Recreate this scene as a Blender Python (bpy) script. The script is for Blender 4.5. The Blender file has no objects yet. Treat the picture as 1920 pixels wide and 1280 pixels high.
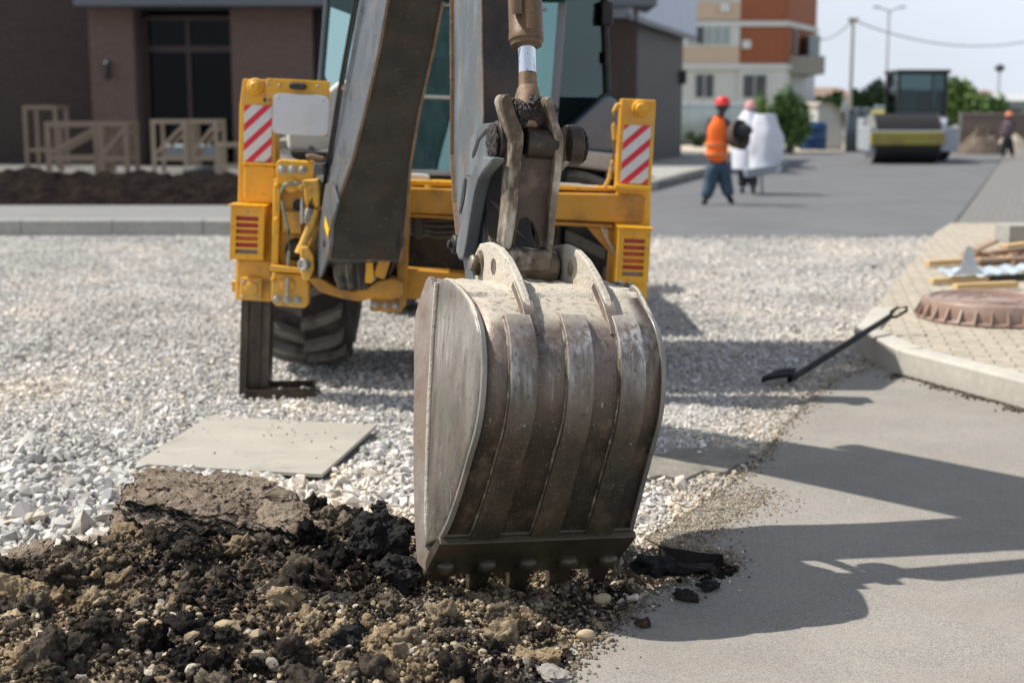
import bpy, bmesh, math, random
import numpy as np
from mathutils import Vector, Matrix, noise
random.seed(7); rng = np.random.default_rng(11)
sc = bpy.context.scene
# ------------------------------------------------------------------ camera, sky, sun, exposure
PITCH = math.radians(9.05); FPX = 2666.67; CAM = Vector((0, 0, 1.5))
cd = bpy.data.cameras.new('camera'); cam = bpy.data.objects.new('camera', cd); sc.collection.objects.link(cam)
cam.location = CAM; cam.rotation_euler = (math.radians(90) - PITCH, 0, 0)
cd.sensor_width = 36; cd.lens = 50; cd.clip_start = .05; cd.clip_end = 2000
cd.dof.use_dof = True; cd.dof.focus_distance = 4.2; cd.dof.aperture_fstop = 2.7
sc.camera = cam
world = bpy.data.worlds.new('World'); sc.world = world; world.use_nodes = True
SUN = Vector((-.74, .12, 1)).normalized()
SEL = math.asin(SUN.z); SAZ = math.atan2(SUN.x, SUN.y)
def world_nodes():
    nt = world.node_tree; n = nt.nodes; L = nt.links; n.clear()
    out = n.new('ShaderNodeOutputWorld'); bg = n.new('ShaderNodeBackground')
    sky = n.new('ShaderNodeTexSky'); sky.sky_type = 'NISHITA'; sky.sun_disc = False
    sky.sun_elevation = SEL; sky.sun_rotation = SAZ % (2 * math.pi)
    sky.air_density = 1.2; sky.dust_density = 2.2; sky.ozone_density = 1.5
    tc = n.new('ShaderNodeTexCoord'); mp = n.new('ShaderNodeMapping'); mp.inputs['Scale'].default_value = (1, 1, 3.0)
    nz = n.new('ShaderNodeTexNoise'); nz.inputs['Scale'].default_value = 2.2; nz.inputs['Detail'].default_value = 6
    cr = n.new('ShaderNodeValToRGB'); cr.color_ramp.elements[0].position = .35; cr.color_ramp.elements[0].color = (.72, .72, .72, 1)
    cr.color_ramp.elements[1].position = .7; cr.color_ramp.elements[1].color = (.95, .95, .95, 1)
    mx = n.new('ShaderNodeMixRGB'); mx.inputs[2].default_value = (9.8, 10.7, 12.2, 1)
    L.new(tc.outputs['Generated'], mp.inputs[0]); L.new(mp.outputs[0], nz.inputs['Vector']); L.new(nz.outputs[0], cr.inputs[0])
    sx = n.new('ShaderNodeSeparateXYZ'); L.new(tc.outputs['Generated'], sx.inputs[0])
    hz = n.new('ShaderNodeMapRange'); hz.inputs[1].default_value = .10; hz.inputs[2].default_value = .75; hz.inputs[3].default_value = 1; hz.inputs[4].default_value = .30; L.new(sx.outputs[2], hz.inputs[0])
    mu = n.new('ShaderNodeMath'); mu.operation = 'MULTIPLY'; L.new(cr.outputs[0], mu.inputs[0]); L.new(hz.outputs[0], mu.inputs[1])
    L.new(mu.outputs[0], mx.inputs[0]); L.new(sky.outputs[0], mx.inputs[1]); L.new(mx.outputs[0], bg.inputs[0])
    bg.inputs[1].default_value = .076; L.new(bg.outputs[0], out.inputs[0])
world_nodes()
sl = bpy.data.lights.new('sun', 'SUN'); so = bpy.data.objects.new('sun', sl); sc.collection.objects.link(so)
sl.energy = 4.9; sl.angle = math.radians(.55); sl.color = (1, .95, .87)
so.rotation_euler = SUN.to_track_quat('Z', 'Y').to_euler(); so.location = (-8, 2, 12)
sc.view_settings.view_transform = 'Standard'; sc.view_settings.look = 'None'
sc.view_settings.exposure = .25; sc.view_settings.gamma = 1
sc.render.engine = 'CYCLES'; sc.cycles.use_denoising = True; sc.cycles.max_bounces = 6
sc.cycles.transparent_max_bounces = 12
# ------------------------------------------------------------------ geometry of the view (measures the place from the photo)
FW = Vector((0, math.cos(PITCH), -math.sin(PITCH))); UP = Vector((0, math.sin(PITCH), math.cos(PITCH)))
def ray(px, py): return Vector((1, 0, 0)) * ((px - 960) / FPX) + UP * ((640 - py) / FPX) + FW
def un(px, py, p0, n):
    d = ray(px, py); return CAM + d * ((p0 - CAM).dot(n) / d.dot(n))
def G(px, py, z=0.): return un(px, py, Vector((0, 0, z)), Vector((0, 0, 1)))
def Y(px, py, y): return un(px, py, Vector((0, y, 0)), Vector((0, 1, 0)))
Zv = Vector((0, 0, 1)); Yv = Vector((0, 1, 0)); Xv = Vector((1, 0, 0))
# arm frame: a = outwards from the machine, w = across the arm, h = up
A0 = Vector((-.075, 4.92, 1)); AD = Vector((.29854, -.95440, 0)); R0 = Vector((.95440, .29854, 0)); RO = math.radians(3)
AU = Zv * math.cos(RO) + R0 * math.sin(RO); AR = R0 * math.cos(RO) - Zv * math.sin(RO)
def P(a, w, h): return A0 + AD * a + AR * w + AU * (h - 1)
def W(px, py, w):
    q = un(px, py, A0 + AR * w, AR); return q
def A(px, py, a): return un(px, py, A0 + AD * a, AD)
# machine rolled frame
MR = (Xv * math.cos(RO) - Zv * math.sin(RO)); MU = (Zv * math.cos(RO) + Xv * math.sin(RO))
# ------------------------------------------------------------------ materials
MATS = {}
def C4(c): return (c[0], c[1], c[2], 1)
def nmat(name, base, rough=.6, metal=0., layers=(), bump=(), rvar=0., attr=None, spec=.5):
    """base colour, then layers of (colour, scale, low, high, amount, stretch) laid on by noise"""
    m = bpy.data.materials.new(name); m.use_nodes = True; nt = m.node_tree; n = nt.nodes; L = nt.links
    b = n['Principled BSDF']; b.inputs['Roughness'].default_value = rough; b.inputs['Metallic'].default_value = metal
    b.inputs['Specular IOR Level'].default_value = spec
    tc = n.new('ShaderNodeTexCoord')
    if attr:
        at = n.new('ShaderNodeAttribute'); at.attribute_name = attr; cur = at.outputs['Color']
    else:
        rgb = n.new('ShaderNodeRGB'); rgb.outputs[0].default_value = C4(base); cur = rgb.outputs[0]
    for i, ly in enumerate(layers):
        col, s, lo, hi, amt = ly[:5]; st = ly[5] if len(ly) > 5 else (1, 1, 1)
        mp = n.new('ShaderNodeMapping'); mp.inputs['Scale'].default_value = st; mp.inputs['Location'].default_value = (i * 3.7, i * 1.3, i * 2.1)
        nz = n.new('ShaderNodeTexNoise'); nz.inputs['Scale'].default_value = s; nz.inputs['Detail'].default_value = 9; nz.inputs['Roughness'].default_value = .62
        mr = n.new('ShaderNodeMapRange'); mr.inputs[1].default_value = lo; mr.inputs[2].default_value = hi; mr.inputs[4].default_value = amt
        mx = n.new('ShaderNodeMixRGB'); mx.inputs[2].default_value = C4(col)
        L.new(tc.outputs['Object'], mp.inputs[0]); L.new(mp.outputs[0], nz.inputs['Vector']); L.new(nz.outputs[0], mr.inputs[0])
        L.new(mr.outputs[0], mx.inputs[0]); L.new(cur, mx.inputs[1]); cur = mx.outputs[0]
    L.new(cur, b.inputs['Base Color'])
    if rvar:
        nz = n.new('ShaderNodeTexNoise'); nz.inputs['Scale'].default_value = 9; nz.inputs['Detail'].default_value = 6
        mr = n.new('ShaderNodeMapRange'); mr.inputs[1].default_value = .35; mr.inputs[2].default_value = .65
        mr.inputs[3].default_value = max(.02, rough - rvar); mr.inputs[4].default_value = min(1, rough + rvar)
        L.new(tc.outputs['Object'], nz.inputs['Vector']); L.new(nz.outputs[0], mr.inputs[0]); L.new(mr.outputs[0], b.inputs['Roughness'])
    prev = None
    for (s, st, dist) in bump:
        nz = n.new('ShaderNodeTexNoise'); nz.inputs['Scale'].default_value = s; nz.inputs['Detail'].default_value = 8
        bp = n.new('ShaderNodeBump'); bp.inputs['Strength'].default_value = st; bp.inputs['Distance'].default_value = dist
        L.new(tc.outputs['Object'], nz.inputs['Vector']); L.new(nz.outputs[0], bp.inputs['Height'])
        if prev: L.new(prev, bp.inputs['Normal'])
        prev = bp.outputs[0]
    if prev: L.new(prev, b.inputs['Normal'])
    MATS[name] = m; return m
DUST = (.36, .31, .24)
yellow = nmat('yellow_paint', (.76, .39, .012), .36, 0, [((.52, .20, .012), 3, .45, .75, .6), (DUST, 7, .54, .78, .45), ((.13, .08, .04), 26, .60, .70, .8), ((.30, .16, .04), 60, .6, .7, .5)], [(60, .12, .004)], .12)
yellowd = nmat('dusty_yellow_paint', (.71, .375, .035), .5, 0, [((.50, .33, .13), 5, .42, .68, .6), ((.14, .09, .05), 12, .52, .68, .8), ((.5, .42, .3), 40, .6, .7, .6)], [(60, .2, .004)], .12)
yellowo = nmat('oily_yellow_paint', (.56, .26, .02), .5, 0, [((.17, .09, .03), 4, .45, .68, .8), (DUST, 18, .56, .72, .5)], [(60, .2, .004)], .12)
greyp = nmat('grey_paint', (.078, .092, .107), .38, 0, [((.16, .17, .17), 6, .5, .75, .5), ((.09, .06, .04), 30, .60, .72, .8), ((.2, .18, .15), 3, .5, .75, .4)], [(40, .1, .003)], .12)
dipm = nmat('scuffed_grey_paint', (.08, .094, .106), .42, 0, [((.20, .215, .215), 9, .45, .7, .7, (1, 1, .35)), ((.15, .11, .07), 4, .52, .72, .6), ((.13, .07, .04), 22, .6, .72, .8), ((.33, .27, .2), 40, .62, .75, .5)], [(50, .25, .004)], .1)
darkp = nmat('shaded_brown_steel', (.030, .026, .020), .6, .1, [((.06, .035, .02), 8, .5, .7, .7), ((.2, .16, .12), 60, .62, .72, .7), ((.02, .018, .018), 3, .5, .7, .6)], [(70, .4, .004)], .15)  # speckled boom steel with the underside's shade worked into the colour
dipf = nmat('dirty_shaded_steel', (.05, .045, .045), .5, .2, [((.12, .075, .04), 6, .5, .7, .8), ((.02, .018, .018), 4, .5, .7, .6)], [(60, .3, .004)], .15)  # dirt plus painted shade, for the dipper face turned from the sun
linkm = nmat('muddy_sunlit_steel', (.20, .155, .11), .45, .3, [((.06, .04, .024), 7, .46, .60, .9), ((.52, .47, .38), 11, .50, .64, .85, (1, 1, .5)), ((.03, .022, .018), 5, .58, .70, .8)], [(45, .5, .006), (200, .4, .002)], .18)  # mud and grease; pale streaks painted as sunlight on the link cheeks
linkd = nmat('oily_dark_steel', (.05, .035, .024), .42, .3, [((.015, .012, .01), 9, .45, .62, .9), ((.2, .15, .1), 36, .6, .72, .6)], [(45, .6, .006), (200, .4, .002)], .18)
ramm = nmat('shaded_ram_brown', (.125, .075, .036), .5, .1, [((.07, .04, .02), 10, .45, .65, .8), ((.24, .16, .09), 35, .58, .7, .6)], [(90, .4, .003)], .1)  # dusty brown darkened to carry the shade on the unlit ram
rustb = nmat('brown_dusty_steel', (.20, .125, .07), .6, .1, [((.10, .06, .035), 10, .45, .65, .8), ((.33, .24, .15), 35, .58, .7, .6)], [(90, .4, .003)], .1)
grease = nmat('greasy_dirt', (.018, .014, .013), .55, 0, [((.06, .045, .035), 40, .5, .7, .8)], [(70, 1, .02)], .2)
chrome = nmat('chrome', (.8, .8, .82), .08, 1, [((.12, .12, .14), 14, .52, .58, .8, (3, 3, .01))])  # dark streaks painted in place of darker reflections
steel = nmat('galvanised_steel', (.42, .42, .4), .42, .7, [((.2, .17, .13), 20, .5, .7, .7)], [], .1)
black = nmat('black_rubber', (.016, .016, .018), .55, 0, [((.06, .055, .05), 14, .5, .75, .6)], [(60, .3, .003)], .1)
treadm = nmat('dusty_lit_tread', (.17, .16, .145), .85, 0, [((.03, .03, .03), 9, .5, .7, .7)], [(60, .4, .004)], .05)  # dusty lugs, brightened further to look lit against dark gaps
tyrem = nmat('tyre_rubber', (.022, .022, .023), .75, 0, [((.13, .12, .11), 8, .45, .7, .55)], [(60, .4, .004)], .1)
plate = nmat('white_sheet_metal', (.60, .61, .63), .35, 0, [((.5, .49, .46), 5, .5, .7, .6)], [], .05)
whitep = nmat('off_white_paint', (.55, .54, .49), .45, 0, [((.40, .38, .33), 5, .45, .7, .7)], [], .05)
fender = nmat('fender_grey', (.16, .175, .20), .5, 0, [((.26, .26, .24), 6, .5, .72, .7)], [(50, .1, .003)], .08)
redl = nmat('red_lens', (.62, .012, .02), .15, 0); amber = nmat('amber_lens', (.75, .13, .01), .15, 0); clearl = nmat('clear_lens', (.35, .3, .3), .15, 0)
hose = nmat('dark_hose', (.05, .042, .035), .6, 0, [(DUST, 9, .5, .7, .6)], [], .1)
greenh = nmat('grey_green_hose', (.2, .24, .2), .5)
seatm = nmat('green_grey_fabric', (.20, .30, .24), .8)
intm = nmat('cab_trim', (.05, .055, .06), .6)
def glass(name, tint, refl, fac):
    m = bpy.data.materials.new(name); m.use_nodes = True; nt = m.node_tree; n = nt.nodes; L = nt.links; n.clear()
    o = n.new('ShaderNodeOutputMaterial'); t = n.new('ShaderNodeBsdfTransparent'); g = n.new('ShaderNodeBsdfGlossy'); x = n.new('ShaderNodeMixShader')
    t.inputs[0].default_value = C4(tint); g.inputs[0].default_value = C4(refl); g.inputs['Roughness'].default_value = .03
    f = n.new('ShaderNodeFresnel'); f.inputs[0].default_value = 1.5
    a = n.new('ShaderNodeMath'); a.operation = 'ADD'; a.inputs[1].default_value = fac; a.use_clamp = True
    L.new(f.outputs[0], a.inputs[0]); L.new(a.outputs[0], x.inputs[0]); L.new(t.outputs[0], x.inputs[1]); L.new(g.outputs[0], x.inputs[2]); L.new(x.outputs[0], o.inputs[0])
    return m
cabglass = glass('tinted_glass', (.42, .68, .63), (.52, .76, .76), .26)
sideglass = glass('dark_tinted_glass', (.5, .66, .60), (.45, .58, .56), .10)
winglass = glass('window_glass', (.12, .13, .14), (.26, .26, .27), .0)
# ------------------------------------------------------------------ objects
def tag(o, label=None, cat=None, group=None, kind=None):
    if label: o['label'] = label
    if cat: o['category'] = cat
    if group: o['group'] = group
    if kind: o['kind'] = kind
    return o
WL = {}
def thing(name, loc, label, cat, group=None):
    o = bpy.data.objects.new(name, None); sc.collection.objects.link(o); o.location = loc; o.empty_display_size = .2
    WL[o.name] = Vector(loc); return tag(o, label, cat, group)
def link_mesh(name, me, mats, parent=None, origin=None):
    o = bpy.data.objects.new(name, me); sc.collection.objects.link(o)
    for m in (mats if isinstance(mats, (list, tuple)) else [mats]): me.materials.append(m)
    pw = WL.get(parent.name, Vector()) if parent else Vector()
    if origin is None: origin = pw
    origin = Vector(origin); me.transform(Matrix.Translation(-origin))
    o.location = origin - pw
    if parent: o.parent = parent
    WL[o.name] = origin; return o
class MB:
    def __init__(s): s.bm = bmesh.new()
    def prism(s, pts, vec, flip=False):
        pts = [Vector(p) for p in pts]; vec = Vector(vec)
        a = [s.bm.verts.new(p) for p in pts]; b = [s.bm.verts.new(p + vec) for p in pts]; n = len(pts)
        s.bm.faces.new(a); s.bm.faces.new(b[::-1])
        for i in range(n): s.bm.faces.new((a[i], b[i], b[(i + 1) % n], a[(i + 1) % n]))
        return s
    def box(s, c, sx, sy, sz, rz=0, ax=None):
        c = Vector(c); M = Matrix.Rotation(rz, 3, 'Z')
        e = ax if ax else [M @ Xv, M @ Yv, M @ Zv]
        p = c - e[0] * sx / 2 - e[1] * sy / 2 - e[2] * sz / 2
        return s.prism([p, p + e[0] * sx, p + e[0] * sx + e[1] * sy, p + e[1] * sy], e[2] * sz)
    def bar(s, a, b, w, t, side=None):
        a = Vector(a); b = Vector(b); d = b - a; sd = Vector(side) if side else (Yv if abs(d.normalized().y) < .9 else Xv)
        u = d.cross(sd).normalized(); v = u.cross(d).normalized()
        p = a - u * w / 2 - v * t / 2
        return s.prism([p, p + u * w, p + u * w + v * t, p + v * t], d)
    def tube(s, pts, r, seg=12, caps=True):
        pts = [Vector(p) for p in pts]; n = len(pts); rs = r if isinstance(r, (list, tuple)) else [r] * n
        rings = []; ref = None
        for i, p in enumerate(pts):
            t = (pts[min(i + 1, n - 1)] - pts[max(i - 1, 0)])
            t = t.normalized() if t.length > 1e-9 else (prev if i else Zv); prev = t
            if ref is None: ref = Xv if abs(t.x) < .8 else Zv
            u = t.cross(ref).normalized(); v = t.cross(u).normalized(); ref = -v if False else ref
            rings.append([s.bm.verts.new(p + (u * math.cos(k * 2 * math.pi / seg) + v * math.sin(k * 2 * math.pi / seg)) * rs[i]) for k in range(seg)])
        for i in range(n - 1):
            for k in range(seg):
                s.bm.faces.new((rings[i][k], rings[i][(k + 1) % seg], rings[i + 1][(k + 1) % seg], rings[i + 1][k]))
        if caps:
            s.bm.faces.new(rings[0][::-1]); s.bm.faces.new(rings[-1])
        return s
    def cyl(s, a, b, r, r2=None, seg=24): return s.tube([a, b], [r, r if r2 is None else r2], seg)
    def turn(s, c, axis, prof, seg=32):
        """profile of (distance along axis, radius)"""
        axis = Vector(axis).normalized(); return s.tubeax(Vector(c), axis, prof, seg)
    def tubeax(s, c, ax, prof, seg):
        ref = Zv if abs(ax.z) < .8 else Xv; u = ax.cross(ref).normalized(); v = ax.cross(u).normalized(); rings = []
        for (t, r) in prof:
            rings.append([s.bm.verts.new(c + ax * t + (u * math.cos(k * 2 * math.pi / seg) + v * math.sin(k * 2 * math.pi / seg)) * max(r, 1e-4)) for k in range(seg)])
        for i in range(len(prof) - 1):
            for k in range(seg): s.bm.faces.new((rings[i][k], rings[i][(k + 1) % seg], rings[i + 1][(k + 1) % seg], rings[i + 1][k]))
        s.bm.faces.new(rings[0][::-1]); s.bm.faces.new(rings[-1]); return s
    def sheet(s, rows):
        vs = [[s.bm.verts.new(p) for p in r] for r in rows]
        for i in range(len(vs) - 1):
            for k in range(len(vs[0]) - 1): s.bm.faces.new((vs[i][k], vs[i][k + 1], vs[i + 1][k + 1], vs[i + 1][k]))
        return s
    def ball(s, c, r, sx=1, sy=1, sz=1, seg=16):
        M = Matrix.Translation(Vector(c)) @ Matrix.Diagonal((sx, sy, sz, 1))
        bmesh.ops.create_uvsphere(s.bm, u_segments=seg, v_segments=seg // 2, radius=r, matrix=M); return s
    def build(s, name, mat, parent=None, bevel=0., origin=None, sub=0, solid=0., rough=None):
        bm = s.bm; bmesh.ops.recalc_face_normals(bm, faces=bm.faces)
        for f in bm.faces: f.smooth = True
        for e in bm.edges:
            if len(e.link_faces) == 2 and e.calc_face_angle(0) > .62: e.smooth = False
        me = bpy.data.meshes.new(name); bm.to_mesh(me); bm.free()
        o = link_mesh(name, me, mat, parent, origin)
        if solid: m = o.modifiers.new('solid', 'SOLIDIFY'); m.thickness = solid; m.offset = -1
        if bevel: m = o.modifiers.new('bevel', 'BEVEL'); m.width = bevel; m.segments = 2; m.limit_method = 'ANGLE'; m.angle_limit = .6; m.harden_normals = True
        if sub: m = o.modifiers.new('sub', 'SUBSURF'); m.levels = sub; m.render_levels = sub
        if rough:
            t = bpy.data.textures.new(name + '_dirt', 'CLOUDS'); t.noise_scale = rough[1]; t.noise_depth = 4
            d = o.modifiers.new('dirt', 'DISPLACE'); d.texture = t; d.strength = rough[0]; d.mid_level = .5; d.texture_coords = 'GLOBAL'
        return o
def poly(pts, f, *a): return [f(x, y, *a) for x, y in pts]
def rnd_poly(c, rx, ry, e1, e2, n=16, rot=0, sq=2.):
    out = []
    for k in range(n):
        t = 2 * math.pi * k / n + rot; x = math.copysign(abs(math.cos(t)) ** (2 / sq), math.cos(t)); y = math.copysign(abs(math.sin(t)) ** (2 / sq), math.sin(t))
        out.append(Vector(c) + e1 * rx * x + e2 * ry * y)
    return out
# ------------------------------------------------------------------ ground: one sheet out to the horizon
def sdist(px, py, pol):
    """signed distance (inside positive) of points to a polygon"""
    d2 = np.full(px.shape, 1e9); ins = np.zeros(px.shape, bool); n = len(pol)
    for i in range(n):
        ax, ay = pol[i]; bx, by = pol[(i + 1) % n]; ex, ey = bx - ax, by - ay
        t = np.clip(((px - ax) * ex + (py - ay) * ey) / (ex * ex + ey * ey + 1e-12), 0, 1)
        d2 = np.minimum(d2, (px - ax - t * ex) ** 2 + (py - ay - t * ey) ** 2)
        c = ((ay > py) != (by > py)) & (px < (bx - ax) * (py - ay) / ((by - ay) if by != ay else 1e-12) + ax); ins ^= c
    return np.where(ins, 1, -1) * np.sqrt(d2)
def gxy(px, py): g = G(px, py); return (g.x, g.y)
SOIL = [gxy(*p) for p in [(-260, 1120), (0, 1085), (150, 1050), (250, 1010), (420, 990), (600, 985), (720, 990), (830, 1000), (900, 1040), (1100, 1050), (1190, 1045), (1260, 1060), (1215, 1110), (1150, 1175), (1085, 1225), (1030, 1290), (960, 1500), (-500, 1500)]]
ASPH = [gxy(*p) for p in [(1060, 1290), (1090, 1235), (1150, 1185), (1222, 1120), (1262, 1098), (1312, 1094), (1362, 1066), (1356, 1048), (1300, 1040), (1240, 1032), (1210, 1016), (1262, 990), (1330, 940), (1400, 890), (1440, 850), (1475, 800), (1520, 755), (1570, 715), (1640, 690)]] + [(2.27, 8.3), (3.2, 5.2), (6, 5.2), (6, 1.0), (.55, 1.0), (.25, 2.5)]
HOLE = [gxy(*p) for p in [(1150, 1030), (1250, 1030), (1300, 1040), (1358, 1044), (1366, 1066), (1310, 1098), (1240, 1108), (1180, 1100)]]
def fbm(x, y, s, o=4, z=0.): return noise.fractal(Vector((x * s, y * s, z)), 1.0, 2.0, o)
def sstep(v, a, b):
    t = np.clip((v - a) / (b - a), 0, 1); return t * t * (3 - 2 * t)
def height(xs, ys):
    """terrain height and soil mask for arrays of points"""
    d = sdist(xs, ys, SOIL); soil = sstep(d, -.05, .12)
    left = sstep(-xs, -.3, 1.0)
    body = sstep(d, 0, .3) * (.036 + .085 * left) * sstep(ys, 3.2, 3.7)
    da = sdist(xs, ys, ASPH); under = sstep(da, 0, .03) * .05
    dh = sdist(xs, ys, HOLE); hole = sstep(dh, -.01, .03) * .14
    n1 = np.array([fbm(x, y, 1.1) for x, y in zip(xs, ys)]); n2 = np.array([fbm(x, y, 7, 5, 3.) for x, y in zip(xs, ys)])
    near = np.exp(-(np.maximum(0, np.abs(xs - .03) - .28) ** 2 / .02 + (ys - 4.42) ** 2 / .08)) * .078
    rd = ys - (4.60 + .28 * (xs - .04)); ridge = .075 * np.exp(-rd ** 2 / .007) * sstep(xs, -.42, -.28) * (1 - sstep(xs, .36, .46))
    z = ridge + n1 * .012 + body + soil * n2 * .052 - under - hole - near * soil
    return z, soil
def grid_axis(dense, out): return np.array(sorted(set([round(float(v), 4) for v in list(dense) + list(out)])))
gx = grid_axis(np.arange(-2.4, 1.4, .016), list(np.arange(-6, -2.4, .15)) + list(np.arange(1.5, 7, .25)) + [-600, -200, -60, -25, -12, 12, 25, 60, 200, 600])
gy = grid_axis(np.arange(3.3, 5.4, .016), list(np.arange(5.45, 12, .12)) + [-60, -10, 0, 1.5, 2.4, 3., 13, 14, 16, 18, 25, 40, 80, 200, 600, 1200])
def ground():
    X, Yg = np.meshgrid(gx, gy); sh = X.shape; x = X.ravel(); y = Yg.ravel()
    z, soil = height(x, y); soil = np.maximum(soil, sstep(sdist(x, y, HOLE), -.03, .02) * 1.0); far = (np.abs(x) > 8) | (y > 13); z[far] = -.01
    n = len(x); co = np.stack([x, y, z], 1).astype(np.float32)
    i = np.arange(n).reshape(sh); q = np.stack([i[:-1, :-1], i[:-1, 1:], i[1:, 1:], i[1:, :-1]], -1).reshape(-1, 4)
    me = bpy.data.meshes.new('ground'); me.vertices.add(n); me.vertices.foreach_set('co', co.ravel())
    me.loops.add(q.size); me.loops.foreach_set('vertex_index', q.ravel().astype(np.int32)); me.polygons.add(len(q))
    me.polygons.foreach_set('loop_start', np.arange(0, q.size, 4, dtype=np.int32)); me.update(); me.validate()
    me.polygons.foreach_set('use_smooth', [True] * len(q))
    at = me.attributes.new('soil', 'FLOAT', 'POINT'); at.data.foreach_set('value', soil.astype(np.float32))
    m = bpy.data.materials.new('gravel_and_soil'); m.use_nodes = True; nt = m.node_tree; N = nt.nodes; L = nt.links; b = N['Principled BSDF']; b.inputs['Roughness'].default_value = .95
    b.inputs['Specular IOR Level'].default_value = .2
    tc = N.new('ShaderNodeTexCoord')
    v = N.new('ShaderNodeTexVoronoi'); v.inputs['Scale'].default_value = 42
    cr = N.new('ShaderNodeValToRGB'); e = cr.color_ramp.elements; e[0].color = (.28, .27, .25, 1); e[1].color = (.60, .58, .54, 1)
    L.new(tc.outputs['Object'], v.inputs['Vector']); L.new(v.outputs['Color'], cr.inputs[0])
    n1 = N.new('ShaderNodeTexNoise'); n1.inputs['Scale'].default_value = 9; n1.inputs['Detail'].default_value = 8
    c2 = N.new('ShaderNodeValToRGB'); e = c2.color_ramp.elements; e[0].position = .38; e[0].color = (.03, .023, .018, 1); e[1].position = .66; e[1].color = (.22, .165, .10, 1)
    e2 = c2.color_ramp.elements.new(.5); e2.color = (.09, .065, .045, 1)
    L.new(tc.outputs['Object'], n1.inputs['Vector']); L.new(n1.outputs[0], c2.inputs[0])
    a = N.new('ShaderNodeAttribute'); a.attribute_name = 'soil'; mx = N.new('ShaderNodeMixRGB')
    L.new(a.outputs['Fac'], mx.inputs[0]); L.new(cr.outputs[0], mx.inputs[1]); L.new(c2.outputs[0], mx.inputs[2]); L.new(mx.outputs[0], b.inputs['Base Color'])
    n2 = N.new('ShaderNodeTexNoise'); n2.inputs['Scale'].default_value = 60; n2.inputs['Detail'].default_value = 8
    ad = N.new('ShaderNodeMath'); ad.operation = 'ADD'; L.new(v.outputs['Distance'], ad.inputs[0]); L.new(n2.outputs[0], ad.inputs[1])
    bp = N.new('ShaderNodeBump'); bp.inputs['Strength'].default_value = .9; bp.inputs['Distance'].default_value = .012; L.new(ad.outputs[0], bp.inputs['Height']); L.new(bp.outputs[0], b.inputs['Normal'])
    o = link_mesh('ground', me, m); tag(o, 'ground of crushed gravel and dug soil', None, None, 'structure')
ground()
# ------------------------------------------------------------------ asphalt, roads, pavement, kerbs
def asphalt_mat(name, c1, c2, s=260, stain=(.2, .18, .15)):
    m = bpy.data.materials.new(name); m.use_nodes = True; nt = m.node_tree; N = nt.nodes; L = nt.links; b = N['Principled BSDF']; b.inputs['Roughness'].default_value = .9; b.inputs['Specular IOR Level'].default_value = .25
    tc = N.new('ShaderNodeTexCoord'); v = N.new('ShaderNodeTexVoronoi'); v.inputs['Scale'].default_value = s; n1 = N.new('ShaderNodeTexNoise'); n1.inputs['Scale'].default_value = 2.6; n1.inputs['Detail'].default_value = 10; n1.inputs['Roughness'].default_value = .7
    n3 = N.new('ShaderNodeTexNoise'); n3.inputs['Scale'].default_value = s * .8; n3.inputs['Detail'].default_value = 3
    cr = N.new('ShaderNodeValToRGB'); e = cr.color_ramp.elements; e[0].position = .2; e[0].color = C4(c1); e[1].position = .85; e[1].color = C4(c2)
    mx = N.new('ShaderNodeMixRGB'); mx.inputs[2].default_value = C4(stain); mr = N.new('ShaderNodeMapRange'); mr.inputs[1].default_value = .42; mr.inputs[2].default_value = .72; mr.inputs[4].default_value = .6
    mm = N.new('ShaderNodeMixRGB'); mm.blend_type = 'MIX'; mm.inputs[0].default_value = .5
    L.new(tc.outputs['Object'], v.inputs['Vector']); L.new(tc.outputs['Object'], n1.inputs['Vector']); L.new(tc.outputs['Object'], n3.inputs['Vector'])
    n4 = N.new('ShaderNodeTexNoise'); n4.inputs['Scale'].default_value = .75; n4.inputs['Detail'].default_value = 12; n4.inputs['Roughness'].default_value = .75
    m4 = N.new('ShaderNodeMapRange'); m4.inputs[1].default_value = .44; m4.inputs[2].default_value = .62; m4.inputs[4].default_value = .45; x4 = N.new('ShaderNodeMixRGB'); x4.inputs[2].default_value = C4([q * .62 for q in stain])
    L.new(tc.outputs['Object'], n4.inputs['Vector']); L.new(n4.outputs[0], m4.inputs[0]); L.new(m4.outputs[0], x4.inputs[0]); L.new(mx.outputs[0], x4.inputs[1])
    L.new(v.outputs['Color'], mm.inputs[1]); L.new(n3.outputs[0], mm.inputs[2]); L.new(mm.outputs[0], cr.inputs[0]); L.new(n1.outputs[0], mr.inputs[0]); L.new(mr.outputs[0], mx.inputs[0]); L.new(cr.outputs[0], mx.inputs[1]); L.new(x4.outputs[0], b.inputs['Base Color'])
    bp = N.new('ShaderNodeBump'); bp.inputs['Strength'].default_value = .55; bp.inputs['Distance'].default_value = .003; L.new(v.outputs['Distance'], bp.inputs['Height']); L.new(bp.outputs[0], b.inputs['Normal'])
    return m
asph_near = asphalt_mat('dusty_asphalt', (.16, .15, .133), (.42, .395, .355), 240, (.34, .305, .26))
asph_far = asphalt_mat('road_asphalt', (.10, .104, .108), (.20, .203, .21), 60, (.15, .15, .152))
def ragged(pol, step=.03, amp=.018, closed_from=None):
    out = []; n = len(pol)
    for i in range(n):
        a = Vector(pol[i]).to_2d() if len(pol[i]) > 2 else Vector(pol[i]); b = Vector(pol[(i + 1) % n])
        L_ = (b - a).length; k = max(1, int(L_ / step)) if i < 19 else 1
        for j in range(k):
            p = a + (b - a) * j / k
            if i < 19:
                nv = noise.noise_vector(Vector((p.x * 9, p.y * 9, 0))) + noise.noise_vector(Vector((p.x * 30, p.y * 30, 5))) * .6
                p = p + Vector((nv.x, nv.y)) * amp
            out.append(p)
    return out
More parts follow.
